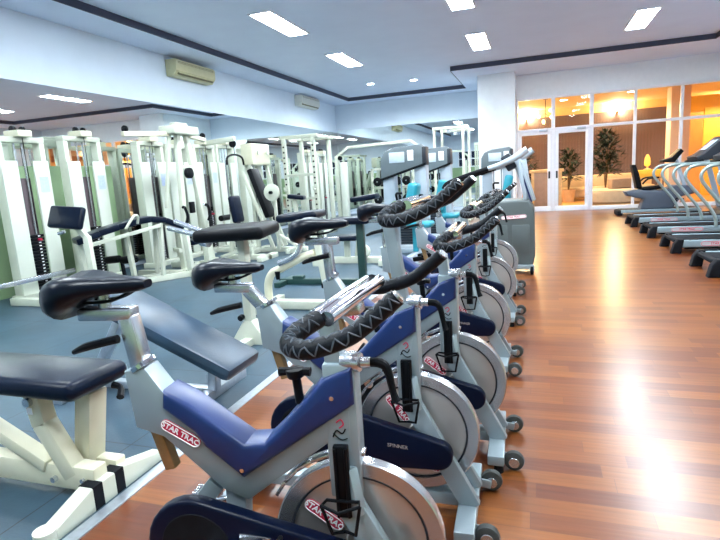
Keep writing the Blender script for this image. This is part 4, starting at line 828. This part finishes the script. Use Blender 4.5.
# low white bench behind it
t = thing('low_bench', 'low white bench with small navy seat behind the dark green framed bench', 'weight bench', (-2.75, 7.5, 0), 0, 'benches')
MB().box((0.0, 0, 0.40), (0.42, 0.36, 0.08), None, 0.03, 3).build('seat', M['navy'], t)
MB().bar((0, 0, 0.36), (0, 0, 0.06), 0.08, 0.08).box((0.1, 0, 0.05), (1.1, 0.10, 0.10), None, 0.01).box((-0.42, 0, 0.045), (0.1, 0.6, 0.09), None, 0.01).box((0.62, 0, 0.045), (0.1, 0.6, 0.09), None, 0.01).bar((0.12, 0.1, 0.1), (0.26, 0.1, 0.98), 0.06, 0.06).build('frame', M['white'], t)
MB().box((0.30, 0.1, 0.98), (0.40, 0.30, 0.08), (0, -0.1, 0), 0.03, 3).build('upper_pad', M['navy'], t)
MB().lathe((0.3, -0.12, 0.2), (0, 1, 0), [(0.02, -0.03), (0.09, -0.03), (0.11, 0), (0.09, 0.03), (0.02, 0.03), (0.02, -0.03)], 20).build('weight_plate', M['white'], t)

# ================================================================== LOBBY CONTENTS
tag(MB().box((1.65, LB - 0.08, 1.53), (6.0, 0.06, 3.06)).build('curtain', M['blind'],), 'brown slatted curtain across the lobby back wall', 'curtain')
t = thing('reception_desk', 'timber reception desk with brown front panel behind the left glass door', 'desk', (0.3, 17.6, 0))
MB().box((0, 0, 1.12), (1.0, 0.55, 0.09), None, 0.01).build('desk_top', M['timber'], t)
MB().box((-0.40, 0.0, 0.54), (0.09, 0.5, 1.07), None, 0.008).box((0.40, 0.0, 0.54), (0.09, 0.5, 1.07), None, 0.008).build('desk_side', M['timber'], t)
MB().box((0.0, -0.2, 0.54), (0.72, 0.04, 1.07), None, 0.004).build('front_panel', M['deskfront'], t)
t = thing('sofa', 'long beige sofa along the lobby curtain behind the glass', 'sofa', (2.3, 20.3, 0))
MB().box((0, 0.1, 0.27), (3.0, 0.85, 0.36), None, 0.08, 3).build('seat', M['sofa'], t)
MB().box((0, 0.45, 0.58), (3.0, 0.24, 0.55), None, 0.09, 3).build('backrest', M['sofa'], t)
MB().box((-1.55, 0.1, 0.36), (0.10, 0.9, 0.72), None, 0.01).box((-1.52, -0.25, 0.05), (0.08, 0.08, 0.1)).box((1.45, -0.25, 0.05), (0.08, 0.08, 0.1)).box((1.45, 0.45, 0.05), (0.08, 0.08, 0.1)).build('timber_arm', M['timber'], t)
t = thing('round_daybed', 'rounded beige daybed right behind the lobby glass', 'sofa', (2.3, 17.9, 0))
MB().lathe((0, 0, 0), (0, 0, 1), [(0, 0.06), (0.80, 0.06), (0.86, 0.10), (0.88, 0.36), (0.84, 0.44), (0.76, 0.47), (0, 0.47)], 40).build('cushion', M['sofa'], t)
MB().lathe((0, 0, 0), (0, 0, 1), [(0, 0), (0.78, 0), (0.80, 0.07), (0, 0.07)], 32).build('plinth', M['timber'], t)
t = tag(MB().box((2.42, 17.75, 0.62), (0.62, 0.42, 0.30), (0, 0, 0.2), 0.04, 3).build('bolster_cushion', M['ottoman']), 'taupe box cushion lying on the rounded daybed', 'cushion')
def plant(name, x, y, ph, h, rad, n, label, potr=0.2, seed=1):
    R_ = random.Random(seed); t = thing(name, label, 'plant', (x, y, 0), 0, 'lobby plants')
    MB().lathe((0, 0, 0), (0, 0, 1), [(0, 0), (potr * 0.75, 0), (potr, ph), (potr * 0.9, ph), (potr * 0.85, ph * 0.9), (0, ph * 0.9)], 24).build('pot', M['pot'], t)
    s_ = MB()
    for k in range(5): s_.tube([(0, 0, ph * 0.85), (R_.uniform(-0.1, 0.1), R_.uniform(-0.1, 0.1), ph + (h - ph) * 0.5), (R_.uniform(-rad, rad) * 0.6, R_.uniform(-rad, rad) * 0.6, h * 0.9)], [0.018, 0.014, 0.006], 6, 4)
    s_.build('stem', M['bark'], t)
    b = bmesh.new()
    for k in range(n):
        a = R_.uniform(0, 2 * PI); e = R_.uniform(-0.7, 1.0); z = ph + (h - ph) * R_.uniform(0.25, 1.0); rr_ = rad * R_.uniform(0.1, 1) * math.sin(PI * min(1, 0.15 + 0.75 * (z - ph) / (h - ph)))
        p = Vector((rr_ * math.cos(a), rr_ * math.sin(a), z)); d = Vector((math.cos(a) * math.cos(e), math.sin(a) * math.cos(e), math.sin(e))); L = R_.uniform(0.14, 0.28)
        sd = d.cross(Vector((0, 0, 1))).normalized() * L * 0.2; up = sd.cross(d).normalized() * L * 0.08
        vs = [b.verts.new(q) for q in (p, p + d * L * 0.4 + sd, p + d * L, p + d * L * 0.4 - sd, p + d * L * 0.45 - up)]
        b.faces.new((vs[0], vs[1], vs[4])); b.faces.new((vs[1], vs[2], vs[4])); b.faces.new((vs[2], vs[3], vs[4])); b.faces.new((vs[3], vs[0], vs[4]))
    m_ = MB(); m_._add(b); m_.build('foliage', M['leaf'], t)
plant('potted_plant', 1.05, 19.6, 0.42, 1.75, 0.40, 260, 'potted plant in a pale pot behind the right glass door', 0.24, 2)
plant('potted_tree', 2.15, 19.0, 0.45, 2.25, 0.48, 520, 'tall dark potted tree behind the daybed', 0.22, 5)
plant('potted_plant', -0.35, 19.2, 0.40, 1.75, 0.42, 260, 'bushy potted plant behind the reception desk', 0.22, 8)
t = thing('side_table', 'small timber side table with orange cloth by the lobby pillar', 'table', (3.4, 18.9, 0))
MB().box((0, 0, 0.84), (0.72, 0.5, 0.23), None, 0.01).build('table_top', M['amber'], t)
for a in (-1, 1):
    for b_ in (-1, 1): MB().box((a * 0.3, b_ * 0.2, 0.35), (0.05, 0.05, 0.7), None, 0.005).build('leg', M['timber'], t)
t = thing('table_lamp', 'glowing amber flame shaped lamp on the lobby side table', 'lamp', (3.33, 18.9, 0.955))
MB().lathe((0, 0, 0.0), (0, 0, 1), [(0, 0), (0.10, 0), (0.10, 0.03), (0.03, 0.05), (0.02, 0.12), (0, 0.12)], 20).build('lamp_base', M['timber'], t)
MB().lathe((0, 0, 0.11), (0, 0, 1), [(0.04, 0), (0.085, 0.04), (0.09, 0.14), (0.075, 0.26), (0.03, 0.36), (0, 0.37)], 20).build('lamp_shade', M['lampshade'], t)
t = thing('chandelier', 'small branched chandelier with amber bulbs hanging behind the left door', 'chandelier', (0.28, 18.0, LH))
MB().cyl((0, 0, 0), (0, 0, -0.03), 0.07, seg=16).cyl((0, 0, 0), (0, 0, -0.85), 0.012, seg=8).build('rod', M['bark'], t)
for k in range(7):
    a = 2 * PI * k / 7; z = -0.45 - 0.16 * (k % 3); r_ = 0.22 + 0.06 * (k % 2)
    br = MB().tube([(0, 0, z), (r_ * 0.5 * math.cos(a), r_ * 0.5 * math.sin(a), z - 0.08), (r_ * math.cos(a), r_ * math.sin(a), z)], 0.008, 6, 4).build('arm', M['bark'], t)
    MB().lathe((r_ * math.cos(a), r_ * math.sin(a), z), (0, 0, 1), [(0.02, 0), (0.05, 0.04), (0.045, 0.09), (0, 0.12)], 14).build('bulb', M['bulb'], br)
# lobby lights
def lobby_light(x, y, e, label):
    t = thing('downlight', label, 'ceiling light', (x, y, LH), 0, 'lobby downlights')
    MB().box((0, 0, -0.006), (0.26, 0.26, 0.012), None, 0.003).build('light_frame', M['frame'], t)
    MB().box((0, 0, -0.014), (0.20, 0.20, 0.008)).build('diffuser', M['warm'], t)
    ld = bpy.data.lights.new('lamp', 'SPOT'); ld.energy = e * LOBBY; ld.color = (1.0, 0.83, 0.56); ld.shadow_soft_size = 0.15; ld.spot_size = 2.6; ld.spot_blend = 0.6
    lo = bpy.data.objects.new('lamp', ld); C.objects.link(lo); lo.parent = t; lo.location = (0, 0, -0.05)
lobby_light(1.05, 17.6, 110, 'nearer square downlight in the lobby ceiling behind the right door')
lobby_light(0.85, 18.9, 110, 'farther square downlight in the lobby ceiling behind the right door')
lobby_light(2.75, 18.4, 110, 'square downlight in the lobby ceiling above the daybed')
lobby_light(5.6, 19.0, 150, 'square downlight in the lobby ceiling before the amber panel')
lobby_light(-0.35, 17.8, 110, 'square downlight in the lobby ceiling at the left end of the glass')
for x, l in ((-0.35, 'left cove uplight glowing on the lobby ceiling'), (2.75, 'right cove uplight glowing on the lobby ceiling'), (6.5, 'cove uplight above the amber lobby panel')):
    t = thing('wall_uplight', l, 'wall light', (x, LB - 0.25, 3.02), 0, 'lobby uplights')
    MB().lathe((0, 0, 0), (0, 0, 1), [(0, -0.03), (0.035, -0.025), (0.05, 0.0), (0.05, 0.01), (0.04, 0.01), (0.03, -0.01), (0, -0.015)], 20).build('bowl', M['timber'], t)
    MB().box((0, 0.12, -0.03), (0.06, 0.24, 0.04), None, 0.005).build('bracket', M['timber'], t)
    ld = bpy.data.lights.new('lamp', 'POINT'); ld.energy = 55 * LOBBY; ld.color = (1.0, 0.85, 0.52); ld.shadow_soft_size = 0.08
    lo = bpy.data.objects.new('lamp', ld); C.objects.link(lo); lo.parent = t; lo.location = (0, 0, 0.10)
